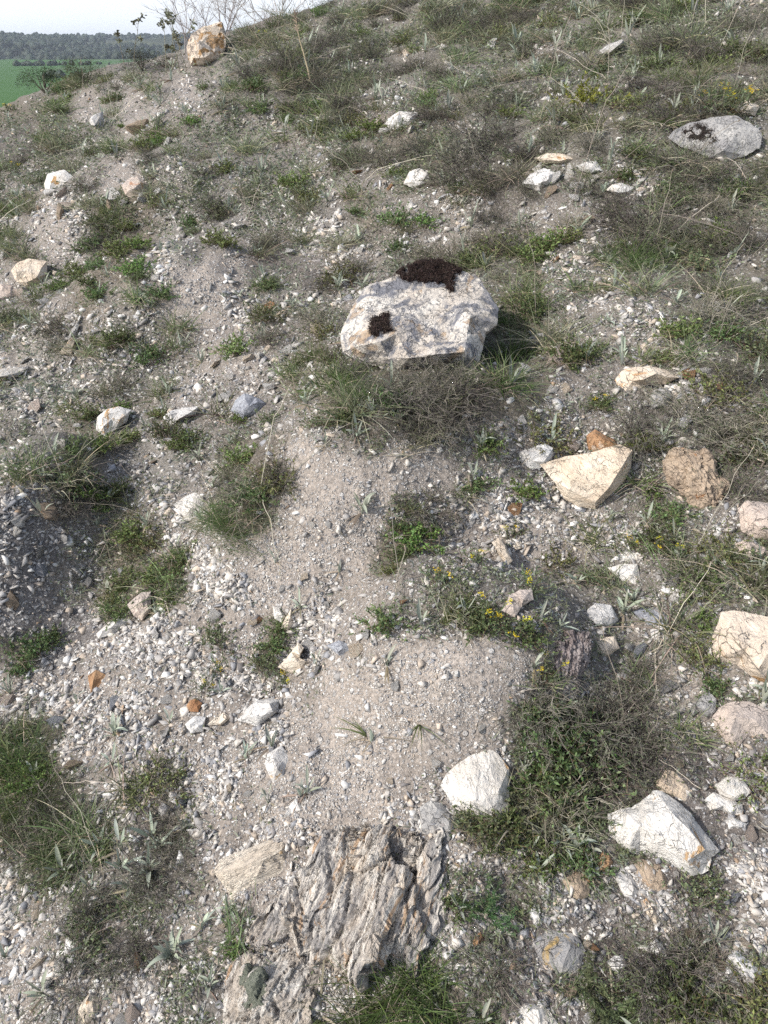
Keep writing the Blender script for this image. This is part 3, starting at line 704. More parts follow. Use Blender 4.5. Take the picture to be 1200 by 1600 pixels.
('rock', 'long tan slab among pale rubble right of the boulder', 'long tan slab', 'cream', [(960,594),(970,580),(982,574),(1015,571),(1040,578),(1062,590),(1040,600),(1012,602),(972,618)], [], dict(seed=70, tilt=.55)),
('rock', 'black and white crusted stone under the long tan slab', None, 'grey', [(1014,622),(1022,608),(1042,605),(1050,618),(1042,634),(1020,638)], [], dict(seed=71)),
('rock', 'dark mauve bark-like rock half buried beside the mound', 'mauve bark rock', 'mauve', [(856,1040),(866,1012),(885,988),(905,986),(922,996),(922,1030),(908,1070),(895,1092),(868,1100),(858,1075)], [], dict(seed=72, tilt=.7, bulge=.10, rough=.035, grain=(2.5,.7,2), lay=7., grot=R(15), target=2.4)),
('rock', 'cream stone near the bottom left corner', 'cream corner stone', 'cream', [(121,1582),(130,1563),(141,1551),(156,1560),(152,1595),(130,1602)], [], dict(seed=73)),
('rock', 'white leaning slab near the lower right corner', 'white leaning slab', 'plain', [(1136,1494),(1150,1484),(1172,1502),(1191,1520),(1187,1562),(1172,1545),(1150,1515)], [], dict(seed=74)),
('rock', 'white triangular chip right of the grey yellow-patched rock', None, 'white', [(1008,1482),(1024,1464),(1036,1478),(1047,1497),(1028,1494)], [], dict(seed=75)),
('rock', 'pale grey chip between the grey yellow-patched rock and a white chip', None, 'plain', [(948,1502),(960,1493),(972,1491),(982,1510),(966,1520),(952,1514)], [], dict(seed=76)),
('rock', 'thin white upright shard above the grey yellow-patched rock', None, 'plain', [(826,1422),(836,1413),(843,1424),(848,1446),(836,1452)], [], dict(seed=77)),
('rock', 'rust and white shard below a small green plant', None, 'rust', [(728,1474),(738,1464),(751,1456),(757,1466),(742,1484)], [], dict(seed=78)),
]
rock_objs = {}
for i, (nm, lab, land, mt, out, inn, kw) in enumerate(ROCKS):
    if lab.startswith('cream upright boulder'):
        p, t = ground(315, 104); kw = dict(kw, aux=dirs(315, 98)*t[0])
    me, loc, size = make_rock(out, inn, mat=mt, **kw)
    o = obj(nm, me, None, None, loc); tag(o, lab, 'boulder' if nm == 'boulder' else ('outcrop' if nm == 'rock_outcrop' else 'rock'))
    if land:
        a = np.array(out).mean(0); LAND.append((a[0], a[1], land)); rock_objs[land] = o
bo = rock_objs['mossy white boulder']
patch(bo, [(588,440),(610,420),(640,404),(690,402),(728,424),(715,436),(700,448),(665,450),(640,446),(625,430),(600,442)], 'moss_cushion', M_MOSS, .014, 1, 5000)
patch(bo, [(578,505),(590,493),(615,495),(612,512),(600,532),(585,525),(575,518)], 'moss_cushion', M_MOSS, .008, 2, 1800)
lr = rock_objs['lichen rock']
patch(lr, [(375,1500),(395,1490),(412,1492),(418,1525),(422,1550),(418,1575),(395,1585),(375,1570),(380,1540)], 'lichen_patch', M_LICHEN, .0018, 3)
M_SHADE = moss_or_shade_material('painted_shade', (.03, .026, .023), (.11, .10, .085))  # dark colour that paints the shade of the boulder's hollow
oc = rock_objs['fissured outcrop']
fb = rock_objs['flat grey boulder']
patch(fb, [(1072,208),(1090,196),(1112,200),(1115,212),(1095,222),(1080,222)], 'hollow_shade', M_SHADE, .003, 9, 900)  # shade of the hollow painted as a dark patch; nothing is recessed here

# ---- loose single stones
SCOL = {'white': 'white', 'plain': 'pale grey', 'cream': 'cream', 'grey': 'grey', 'blue': 'blue-grey', 'tan': 'tan', 'rust': 'rusty', 'pink': 'pinkish'}
def stone_mesh(seed, mat):
    V, F = hull_proto(random.Random(seed).randint(7, 10), .3+.4*random.Random(seed).random(), seed+200)
    bm = bmesh.new(); bv = [bm.verts.new(v) for v in V]
    for f in F: bm.faces.new([bv[i] for i in f])
    bmesh.ops.subdivide_edges(bm, edges=bm.edges, cuts=3, use_grid_fill=True); bmesh.ops.triangulate(bm, faces=bm.faces)
    bmesh.ops.smooth_vert(bm, verts=bm.verts, factor=.12, use_axis_x=True, use_axis_y=True, use_axis_z=True)
    bm.normal_update(); co = np.array([v.co[:] for v in bm.verts]); no = np.array([v.normal[:] for v in bm.verts])
    co = co+no*(.05*fbm3(co*4+seed, 3, seed)+.03*fbm3(co*11, 2, seed+4, True))[:, None]
    for v, p in zip(bm.verts, co): v.co = p
    me = bpy.data.meshes.new('stone'); bm.to_mesh(me); bm.free(); me.polygons.foreach_set('use_smooth', np.ones(len(me.polygons), bool)); me.set_sharp_from_angle(angle=R(35))
    me.materials.append(MROCK[mat]); return me
STONES = {}
PLACED = []    # (obj, kind look, u, v) waiting for a label
def clear_of(u, v, m=1.0):
    return not any(((u-a)/(b2*m))**2+((v-b)/(h2*m))**2 < 1 for a, b, b2, h2 in FOOT)
EXTRA = [  # u, v, size px, colour
(555,702,14,'white'),(543,712,10,'white'),(566,695,11,'white'),(620,1066,18,'plain'),(754,1134,20,'white'),(700,1052,12,'plain'),(487,820,12,'white'),(475,898,16,'cream'),(513,820,12,'plain'),(511,944,13,'plain'),
(440,918,12,'plain'),(390,560,22,'cream'),(378,540,20,'plain'),(495,512,26,'cream'),(420,478,24,'rust'),(440,490,24,'cream'),(310,470,12,'white'),(245,432,18,'white'),(152,500,14,'plain'),(110,540,34,'cream'),(18,580,40,'white'),(58,632,30,'pink'),
(95,690,22,'white'),(28,722,14,'blue'),(125,665,16,'plain'),(75,795,34,'tan'),(30,815,22,'plain'),(60,858,26,'grey'),(98,838,20,'plain'),(62,888,22,'blue'),(118,888,16,'plain'),(120,966,16,'grey'),(20,935,26,'tan'),(28,828,18,'white'),(135,905,18,'grey'),
(95,1030,14,'plain'),(12,1090,20,'pink'),(70,1100,24,'plain'),(90,1128,26,'blue'),(180,1090,26,'blue'),(262,1085,24,'plain'),(225,1060,18,'plain'),(245,990,18,'plain'),(262,993,16,'white'),(335,960,30,'plain'),(330,1000,22,'plain'),(260,1140,18,'plain'),(255,1138,14,'grey'),(115,1190,26,'tan'),(150,1185,18,'white'),
(215,1225,22,'plain'),(280,1245,26,'blue'),(180,1280,14,'white'),(155,1248,18,'white'),(330,1262,10,'white'),(388,1238,14,'plain'),(360,1232,16,'cream'),(230,1205,18,'cream'),(60,1425,20,'cream'),(75,1535,26,'plain'),(100,1510,26,'white'),(200,1475,18,'white'),(215,1495,26,'rust'),(85,1582,28,'plain'),(190,1590,22,'plain'),(62,1505,24,'cream'),(185,1520,14,'plain'),(210,1585,26,'pink'),
(560,392,20,'white'),(700,430,12,'white'),(845,425,14,'cream'),(882,605,24,'cream'),(870,560,30,'pink'),(840,530,26,'plain'),(818,580,20,'plain'),(862,608,18,'white'),(815,655,20,'plain'),(895,690,26,'pink'),(800,705,16,'plain'),(730,702,16,'plain'),(735,745,20,'cream'),(805,793,24,'rust'),(672,800,16,'plain'),
(720,806,22,'white'),(715,822,20,'plain'),(745,850,16,'plain'),(770,795,18,'plain'),(740,880,18,'plain'),(690,910,18,'plain'),(800,830,14,'white'),(900,1000,18,'plain'),(632,935,14,'rust'),(665,930,16,'plain'),(870,905,20,'plain'),(1050,905,26,'grey'),(1075,577,24,'rust'),(1010,587,20,'white'),(1063,527,22,'white'),(1080,578,18,'plain'),
(1080,598,20,'white'),(1105,578,22,'plain'),(1125,603,14,'rust'),(1068,655,30,'plain'),(1180,640,26,'plain'),(1190,365,26,'plain'),(1105,705,18,'white'),(985,1008,26,'plain'),(1000,1015,24,'blue'),(970,988,16,'plain'),(1045,1070,28,'grey'),(1010,1055,24,'plain'),(980,1040,20,'plain'),(890,1080,30,'plain'),(880,1055,20,'white'),
(975,1103,14,'white'),(930,1098,18,'pink'),(1060,1195,16,'tan'),(1170,1180,20,'plain'),(1140,1175,18,'plain'),(1055,1212,14,'grey'),(1195,1280,20,'plain'),(1165,1210,20,'white'),(1186,1218,20,'white'),(1175,1335,16,'plain'),(1150,1308,16,'white'),(1150,1328,12,'plain'),(1175,1305,24,'pink'),(1150,1395,20,'blue'),(1100,1405,16,'plain'),
(1120,1415,14,'plain'),(930,1478,18,'rust'),(922,1490,16,'white'),(920,1470,20,'cream'),(800,1468,26,'plain'),(810,1440,22,'plain'),(770,1500,16,'blue'),(765,1480,16,'white'),(850,1310,18,'grey'),(975,1515,22,'plain'),(1060,1510,28,'plain'),(1000,1540,20,'blue'),(885,1545,30,'tan'),(910,1550,14,'white'),(1085,1450,26,'tan'),(1083,1465,16,'white'),
(1125,1505,22,'tan'),(1145,1530,24,'plain'),(1100,1505,20,'cream'),(1110,1540,18,'plain'),(1060,1565,22,'rust'),(1085,1535,18,'white'),(1140,1560,24,'grey'),(1010,1570,26,'plain'),(925,1590,26,'plain'),(785,1545,20,'plain'),(790,1585,24,'pink'),(735,1580,18,'white'),(765,1590,18,'rust'),(1170,1470,22,'cream'),(1190,1590,40,'pink'),(955,1400,16,'plain'),
(820,1348,20,'plain'),(835,1370,16,'plain'),(870,1318,14,'plain'),(680,1188,20,'white'),(700,1310,16,'plain'),(650,1275,14,'plain'),(610,1220,12,'cream'),(395,968,20,'cream'),(405,965,14,'rust'),(485,1000,24,'plain'),(560,1012,26,'cream'),(497,1045,16,'grey'),(600,990,16,'plain'),(575,985,20,'plain'),(610,965,22,'plain'),(640,880,14,'plain'),(590,870,12,'white'),
(370,760,12,'plain'),(270,700,14,'plain'),(330,735,22,'plain'),(240,720,16,'tan'),(130,770,26,'white'),(300,585,16,'plain'),(340,565,22,'cream'),(360,590,16,'white'),(405,555,20,'white'),(450,545,20,'plain'),(350,620,22,'plain'),(420,600,22,'plain'),(255,545,20,'plain'),(530,560,14,'cream'),(220,195,44,'tan'),(160,190,40,'plain'),(100,300,30,'pink'),(265,222,24,'plain'),(265,340,16,'white'),(365,300,14,'white'),(375,352,24,'plain'),(560,270,18,'rust'),(610,290,16,'rust'),(580,385,18,'white'),(430,380,18,'plain'),(860,92,16,'cream'),(960,75,46,'plain'),(790,40,24,'white'),(770,70,22,'plain'),(645,40,16,'plain'),(700,110,22,'plain'),(640,80,24,'cream'),(1090,100,22,'plain'),(1130,45,24,'cream'),(1150,280,20,'plain'),(845,262,30,'white'),(868,276,26,'plain'),(890,268,24,'white'),(905,285,26,'plain'),(925,280,22,'white'),(838,282,24,'plain'),(920,300,18,'plain'),(860,300,22,'tan'),(610,200,26,'plain'),(640,205,22,'white'),(592,190,20,'cream'),(660,192,18,'plain'),(630,178,20,'white'),(85,300,28,'plain'),(110,318,30,'pink'),(95,330,26,'tan'),(180,300,30,'plain'),(225,310,24,'plain'),(195,312,26,'grey'),(170,318,22,'tan'),(245,300,20,'plain'),(40,320,22,'plain'),(150,345,22,'plain'),(10,395,26,'plain'),(35,455,24,'pink'),(70,470,22,'plain'),(120,515,22,'plain'),(75,545,20,'white'),(40,560,18,'plain'),(1170,205,20,'plain'),(455,395,20,'plain'),(700,100,18,'white'),(580,70,18,'plain'),(690,75,16,'white'),(900,305,20,'plain'),(920,345,20,'tan'),(870,405,14,'rust'),(1110,380,20,'pink')]
def put_stone(u, v, spx, colr, name='stone'):
    p, t = ground(u, v+spx*.15)
    if not np.isfinite(t[0]): return
    k = (random.randrange(9), colr)
    if k not in STONES: STONES[k] = stone_mesh(k[0], colr)
    o = obj(name, STONES[k]); s = spx*t[0]/FPX
    o.scale = (s*random.uniform(.95, 1.3), s*random.uniform(.8, 1.1), s*random.uniform(.8, 1.2))
    n = Vector(normal(p[:1, 0], p[:1, 1], .05)[0]); q = Vector((0, 0, 1)).rotation_difference(n)
    o.rotation_mode = 'QUATERNION'; o.rotation_quaternion = q @ Vector((0, 0, 1)).rotation_difference(Vector((random.gauss(0, .35), random.gauss(0, .35), 1)).normalized()) @ __import__('mathutils').Quaternion((0, 0, 1), random.uniform(0, 6.28))
    o.location = Vector(p[0])+n*s*.12
    tag(o, None, 'stone', 'loose stones lying on the slope'); PLACED.append((o, f'{SCOL[colr]} stone', u, v))
for e in EXTRA: put_stone(e[0], e[1], e[2]*(1.3 if e[1] > 450 else 1.15), e[3])
_tries = 0; _n = 0; _sp = [(e[0], e[1]) for e in EXTRA]
while _n < 12 and _tries < 4000:
    _tries += 1; u, v = random.uniform(5, 1195), random.uniform(150, 1590)
    z = ZCH[int(zone(np.array([u]), np.array([v]))[0])]
    if z not in '.,yksbh' or random.random() > {'.': 1, ',': 1}.get(z, .5) or not clear_of(u, v, 1.15) or any(abs(a-u)+abs(b-v) < 24 for a, b in _sp): continue
    _sp.append((u, v)); put_stone(u, v, random.uniform(12, 22)*(.75 if v < 500 else 1), random.choice(['white', 'plain', 'plain', 'plain', 'cream', 'grey', 'blue', 'tan', 'pink'])); _n += 1

# ------------------------------------------------------------------ plants
def sph(n, zmin=.1, zmax=1.0):
    z = RNG.uniform(zmin, zmax, n); a = RNG.uniform(0, 2*np.pi, n); r = np.sqrt(1-z*z); return np.stack([r*np.cos(a), r*np.sin(a), z], -1)

def paths(P, Dr, L, droop, k=5, wob=.0):
    s = np.linspace(0, 1, k); n = len(P); L = np.broadcast_to(L, n)
    C = P[:, None]+unit(Dr)[:, None]*(L[:, None]*s)[..., None]; C[..., 2] -= (np.broadcast_to(droop, n)*L)[:, None]*s**2
    if wob: C += np.cumsum(RNG.normal(0, 1, (n, k, 3)), 1)*wob*L[:, None, None]*(s > 0)[None, :, None]
    return C
def along(C, m):
    """m random points on each path with tangents"""
    n, k, _ = C.shape; t = RNG.uniform(.2, 1, (n, m))*(k-1.001); i = t.astype(int); f = (t-i)[..., None]; r = np.arange(n)[:, None]
    return ((C[r, i]*(1-f)+C[r, i+1]*f).reshape(-1, 3), (C[r, i+1]-C[r, i]).reshape(-1, 3))

def herb_meshes(rad=.07, nst=70, nl=15, ll=.008, lw=.0035, col=(.075, .115, .03), hgt=.9, dry=.25):
    st = MB(); lf = MB()
    P = np.concatenate([np.clip(RNG.normal(0, rad*.35, (nst, 2)), -rad*.6, rad*.6), np.zeros((nst, 1))-.004], 1)
    D_ = sph(nst, .15, .95); D_[:, :2] += P[:, :2]*6; D_[:, 2] *= hgt*1.7
    C = paths(P, D_, RNG.uniform(.45, 1.0, nst)*rad*1.1, .15, 5, .05)
    tubes(st, C, .0007, .0004, (.13, .085, .05), .3)
    p, t = along(C, nl); d = unit(t)*.6+RNG.normal(0, .55, p.shape)+np.array([0, 0, .35])
    blades(lf, p, d, RNG.uniform(.6, 1.3, len(p))*ll, lw, .2, 2, 'leaf', col, .45)
    nd = int(nst*dry*4); pd = np.clip(RNG.normal(0, rad*.5, (nd, 3)), -rad*.8, rad*.8)*np.array([1, 1, .15])+np.array([0, 0, rad*.12])
    blades(st, pd, sph(nd, -.1, .6), RNG.uniform(.02, .05, nd), .0011, .3, 2, 'stem', (.19, .15, .11), .5)
    return st, lf
def silver_meshes(nl, ln, w, lean, col=(.34, .37, .29)):
    st = MB(); lf = MB(); n = nl; a = np.arange(n)*2.4+RNG.uniform(0, 1.6, n); ze = RNG.uniform(.8+lean, 3.6, n)
    D_ = np.stack([np.cos(a), np.sin(a), ze], -1); P = np.stack([np.cos(a)*.004, np.sin(a)*.004, RNG.uniform(0, .45, n)*ln], -1)
    D_[:, :2] += RNG.normal(0, .35, (n, 2)); L = RNG.uniform(.35, 1.2, n)*ln
    blades(lf, P, D_, L, w*RNG.uniform(.45, 1.1, n)*np.sqrt(L/ln), RNG.uniform(-.1, .9, n), 6, 'leaf', col, .2, .45, side=np.stack([-np.sin(a), np.cos(a), 0*a], -1))
    C = paths(np.zeros((2, 3))-np.array([0, 0, .01]), np.array([[.1, 0, 1], [-.15, .1, 1]]), ln*.55, 0, 3); tubes(st, C, .0022, .0012, (.25, .27, .2), .1, 4)
    nd = 5; blades(st, np.zeros((nd, 3)), sph(nd, .05, .3), ln*.8, w*.5, .4, 3, 'leaf', (.28, .23, .17), .3)
    return st, lf
def grass_meshes(n, ln, w, spread, col, droop=.5, dry=.35):
    g = MB(); d = MB()
    P = np.concatenate([RNG.normal(0, spread*.4, (n, 2)), np.zeros((n, 1))-.005], 1); D_ = sph(n, .45, 1); D_[:, :2] += P[:, :2]*5
    blades(g, P, D_, RNG.uniform(.45, 1.1, n)*ln, w*RNG.uniform(.6, 1.2, n), RNG.uniform(.1, 1, n)*droop, 4, 'grass', col, .35)
    m = max(6, int(n*dry)); P = np.concatenate([np.clip(RNG.normal(0, spread*.55, (m, 2)), -spread, spread), np.zeros((m, 1))-.003], 1)
    blades(d, P, sph(m, .12, .8), RNG.uniform(.4, 1.1, m)*ln, w*.8, RNG.uniform(.1, .9, m), 4, 'grass', (.32, .275, .205), .35)
    return d, g
def dry_meshes(rad, n, col=(.15, .12, .10), leafcol=(.12, .13, .08)):
    tw = MB(); lf = MB(); P = np.concatenate([RNG.normal(0, rad*.22, (n, 2)), np.zeros((n, 1))-.005], 1)
    D_ = sph(n, .12, .9); D_[:, :2] += P[:, :2]*3
    C = paths(P, D_, RNG.uniform(.5, 1.1, n)*rad, .2, 6, .06); tubes(tw, C, .0009, .0005, col, .35)
    p, t = along(C, 7); C2 = paths(p, unit(t)+RNG.normal(0, .6, p.shape), RNG.uniform(.12, .32, len(p))*rad, .1, 4, .08); tubes(tw, C2, .00055, .0003, tuple(x*1.25 for x in col), .4)
    p, t = along(C2, 3); blades(lf, p, unit(t)+RNG.normal(0, .8, p.shape), RNG.uniform(.004, .009, len(p)), .003, .2, 1, 'leaf', leafcol, .5)
    return tw, lf
def stalk_meshes(n, ln, lean=.3):
    st = MB(); hd = MB(); P = np.concatenate([RNG.normal(0, .015, (n, 2)), np.zeros((n, 1))-.005], 1)
    C = paths(P, sph(n, lean, 1), RNG.uniform(.55, 1.1, n)*ln, RNG.uniform(.05, .6, n), 9, .012); tubes(st, C, .0013, .0008, (.36, .32, .26), .25)
    hd = []
    for tip, d in zip(C[:, -1], C[:, -1]-C[:, -2]):
        f = MB(); d = np.repeat(d[None], 6, 0); blades(f, tip-unit(d)*RNG.uniform(0, .03, (6, 1)), unit(d)+RNG.normal(0, .25, d.shape), .012, .0016, .1, 2, 'leaf', (.31, .25, .18), .3); hd.append(f)
    return st, hd
def flower_meshes(nst, hgt, heads=9, petal=(.80, .68, .03), stemcol=(.13, .17, .06)):
    st, lf = herb_meshes(.05, 26, 9, .012, .003, (.14, .17, .09), 1.2, .1); fl = []
    P = np.concatenate([RNG.normal(0, .01, (nst, 2)), np.zeros((nst, 1))], 1); C = paths(P, sph(nst, .6, 1), RNG.uniform(.7, 1.1, nst)*hgt, .1, 5, .02); tubes(st, C, .001, .0008, stemcol, .2)
    for k in range(nst):
        f = MB(); tip = C[k, -1]; m = heads*5; c = tip+RNG.normal(0, .0055, (heads, 3))*np.array([1, 1, .5]); p = np.repeat(c, 5, 0); d = sph(m, .15, .7)
        blades(f, p, d, .0042, .0036, .1, 1, 'leaf', petal, .18); fl.append(f)
    return st, lf, fl
def feather_meshes(n, ln, col):
    st = MB(); lf = MB(); P = np.concatenate([RNG.normal(0, .012, (n, 2)), np.zeros((n, 1))-.003], 1); C = paths(P, sph(n, .45, 1), RNG.uniform(.6, 1.1, n)*ln, .25, 8, .01)
    tubes(st, C, .0011, .0006, tuple(x*1.1 for x in col), .15)
    p, t = along(C, 46); s = unit(np.cross(t, np.array([0, 0, 1.])+.01))*np.where(RNG.uniform(size=(len(p), 1)) < .5, 1, -1)
    blades(lf, p, s+unit(t)*.5+RNG.normal(0, .25, p.shape), RNG.uniform(.006, .013, len(p)), .0022, .15, 2, 'leaf', col, .25)
    return st, lf

def proto(name, parts):
    """parts: [(part name, MB, material)] -> ([near meshes], far joined mesh)"""
    near = []
    for pn, mb, mt in parts:
        me = mb.mesh(pn); me.materials.append(mt); near.append((pn, me))
    al = MB()
    for _, mb, _m in parts:
        al.add(np.concatenate(mb.v), q=np.concatenate(mb.q), c=np.concatenate(mb.c))
    far = al.mesh(name); far.materials.append(parts[-1][2]); return near, far
PROTO = {k: [] for k in ('herb_clump', 'silver_plant', 'grass_tuft', 'dry_shrub', 'dry_stalk', 'flower', 'feather', 'fine_grass', 'spurge', 'blade_grass')}
for k in range(6):
    c = [(.165, .205, .07), (.14, .19, .075), (.19, .215, .085), (.11, .155, .06), (.155, .185, .095), (.155, .225, .065)][k]
    a, b = herb_meshes(RNG.uniform(.06, .085), 70, 15, RNG.uniform(.007, .011), .004, c); PROTO['herb_clump'].append(proto('herb_clump', [('stems', a, M_TWIG), ('foliage', b, M_LEAF)]))
for k in range(6):
    a, b = silver_meshes([4, 6, 8, 11, 5, 14][k], [.055, .045, .05, .042, .065, .05][k], [.0085, .008, .0095, .0075, .009, .009][k], [.9, .5, .6, .4, 1.1, .5][k]); PROTO['silver_plant'].append(proto('silver_plant', [('stem', a, M_SILVER), ('leaves', b, M_SILVER)]))
for k in range(6):
    a, b = grass_meshes([70, 100, 60, 120, 80, 90][k], [.10, .13, .16, .09, .12, .14][k], [.0030, .0026, .0034, .0024, .003, .0028][k], [.05, .06, .05, .07, .07, .06][k], [(.17, .205, .09), (.15, .19, .085), (.20, .215, .125), (.21, .22, .135), (.15, .185, .08), (.23, .235, .15)][k], .6, .55); PROTO['grass_tuft'].append(proto('grass_tuft', [('dry_blades', a, M_TWIG), ('green_blades', b, M_LEAF)]))
for k in range(5):
    a, b = dry_meshes([.10, .12, .09, .13, .11][k], [60, 80, 55, 85, 70][k], [(.13, .113, .096), (.115, .10, .088), (.16, .14, .118), (.125, .11, .095), (.18, .157, .13)][k], [(.13, .155, .08), (.15, .165, .095), (.115, .15, .06), (.17, .18, .115), (.12, .145, .07)][k]); PROTO['dry_shrub'].append(proto('dry_shrub', [('twigs', a, M_TWIG), ('dry_leaves', b, M_LEAF)]))
for k in range(5):
    a, b = stalk_meshes([3, 4, 6, 5, 3][k], [.28, .34, .3, .42, .5][k], [.25, .15, .4, .2, .5][k]); PROTO['dry_stalk'].append(proto('dry_stalk', [('stems', a, M_TWIG)]+[('seed_head', f, M_TWIG) for f in b]))
for k in range(2):
    a, b, fl = flower_meshes([2, 3][k], [.055, .07][k]); PROTO['flower'].append(proto('flowering_plant', [('stems', a, M_TWIG), ('foliage', b, M_LEAF)]+[('flower_head', f, M_FLOWER) for f in fl]))
for k in range(2):
    a, b = feather_meshes([10, 14][k], [.11, .12][k], [(.12, .15, .07), (.085, .14, .055)][k]); PROTO['feather'].append(proto('feathery_plant', [('stems', a, M_LEAF), ('leaves', b, M_LEAF)]))
a, b = grass_meshes(420, .15, .0011, .10, (.085, .13, .04), .45, .15); PROTO['fine_grass'].append(proto('fine_grass', [('dry_blades', a, M_TWIG), ('green_blades', b, M_LEAF)]))
a, b = grass_meshes(170, .17, .003, .09, (.085, .125, .035), .5, .25); PROTO['fine_grass'].append(proto('fine_grass', [('dry_blades', a, M_TWIG), ('green_blades', b, M_LEAF)]))
a, b = herb_meshes(.12, 40, 22, .014, .006, (.20, .22, .04), 1.6, .05); PROTO['spurge'].append(proto('spurge', [('stems', a, M_TWIG), ('foliage', b, M_LEAF)]))
a, b = grass_meshes(7, .16, .006, .008, (.13, .17, .07), .7, .1); PROTO['blade_grass'].append(proto('blade_grass', [('dry_blades', a, M_TWIG), ('green_blades', b, M_LEAF)]))

LOOK = {'herb_clump': ('green leafy herb clump', 'herb', 'low green herb clumps on the slope'), 'silver_plant': ('silver-leaved plant', 'plant', 'silver-leaved plants on the slope'),
        'grass_tuft': ('grass tuft', 'grass tuft', 'grass tufts on the slope'), 'dry_shrub': ('dry twiggy shrublet', 'dry shrub', 'dry grey twiggy shrublets'),
        'dry_stalk': ('spray of dry stalks', 'dry stalks', 'sprays of long dry stalks'), 'flower': ('yellow-flowered plant', 'flower', 'small yellow-flowered plants'),
        'feather': ('feathery green plant', 'plant', 'feathery green plants'), 'fine_grass': ('thick green grass clump', 'grass clump', 'thick green grass clumps'), 'spurge': ('yellow-green leafy plant', 'plant', 'yellow-green leafy plants'),
        'blade_grass': ('sparse broad-bladed grass', 'grass', 'sparse broad-bladed grasses')}
NAMEOF = {'flower': 'flowering_plant', 'feather': 'feathery_plant'}
def put_plant(kind, u, v, scale, var=None, look=None, lean=.25, label=None, sink=0):
    p, t = ground(u, v)
    if not np.isfinite(t[0]): return None
    near, far = PROTO[kind][random.randrange(len(PROTO[kind])) if var is None else var % len(PROTO[kind])]
    nm = NAMEOF.get(kind, kind)
    if t[0] < 3.2:
        o = empty(nm)
        for pn, me in near:
            c = bpy.data.objects.new(pn, me); COL.objects.link(c); c.parent = o
    else: o = obj(nm, far)
    o.location = (p[0, 0], p[0, 1], p[0, 2]-sink); s = scale; o.scale = (s, s, s*random.uniform(.85, 1.15))
    n = normal(p[:1, 0], p[:1, 1], .06)[0]; o.rotation_euler = (-n[1]*lean+random.gauss(0, .1), n[0]*lean+random.gauss(0, .1), random.uniform(0, 6.28))
    lk, cat, grp = LOOK[kind]; tag(o, label, cat, grp)
    if not label: PLACED.append((o, look or lk, u, v))
    return o

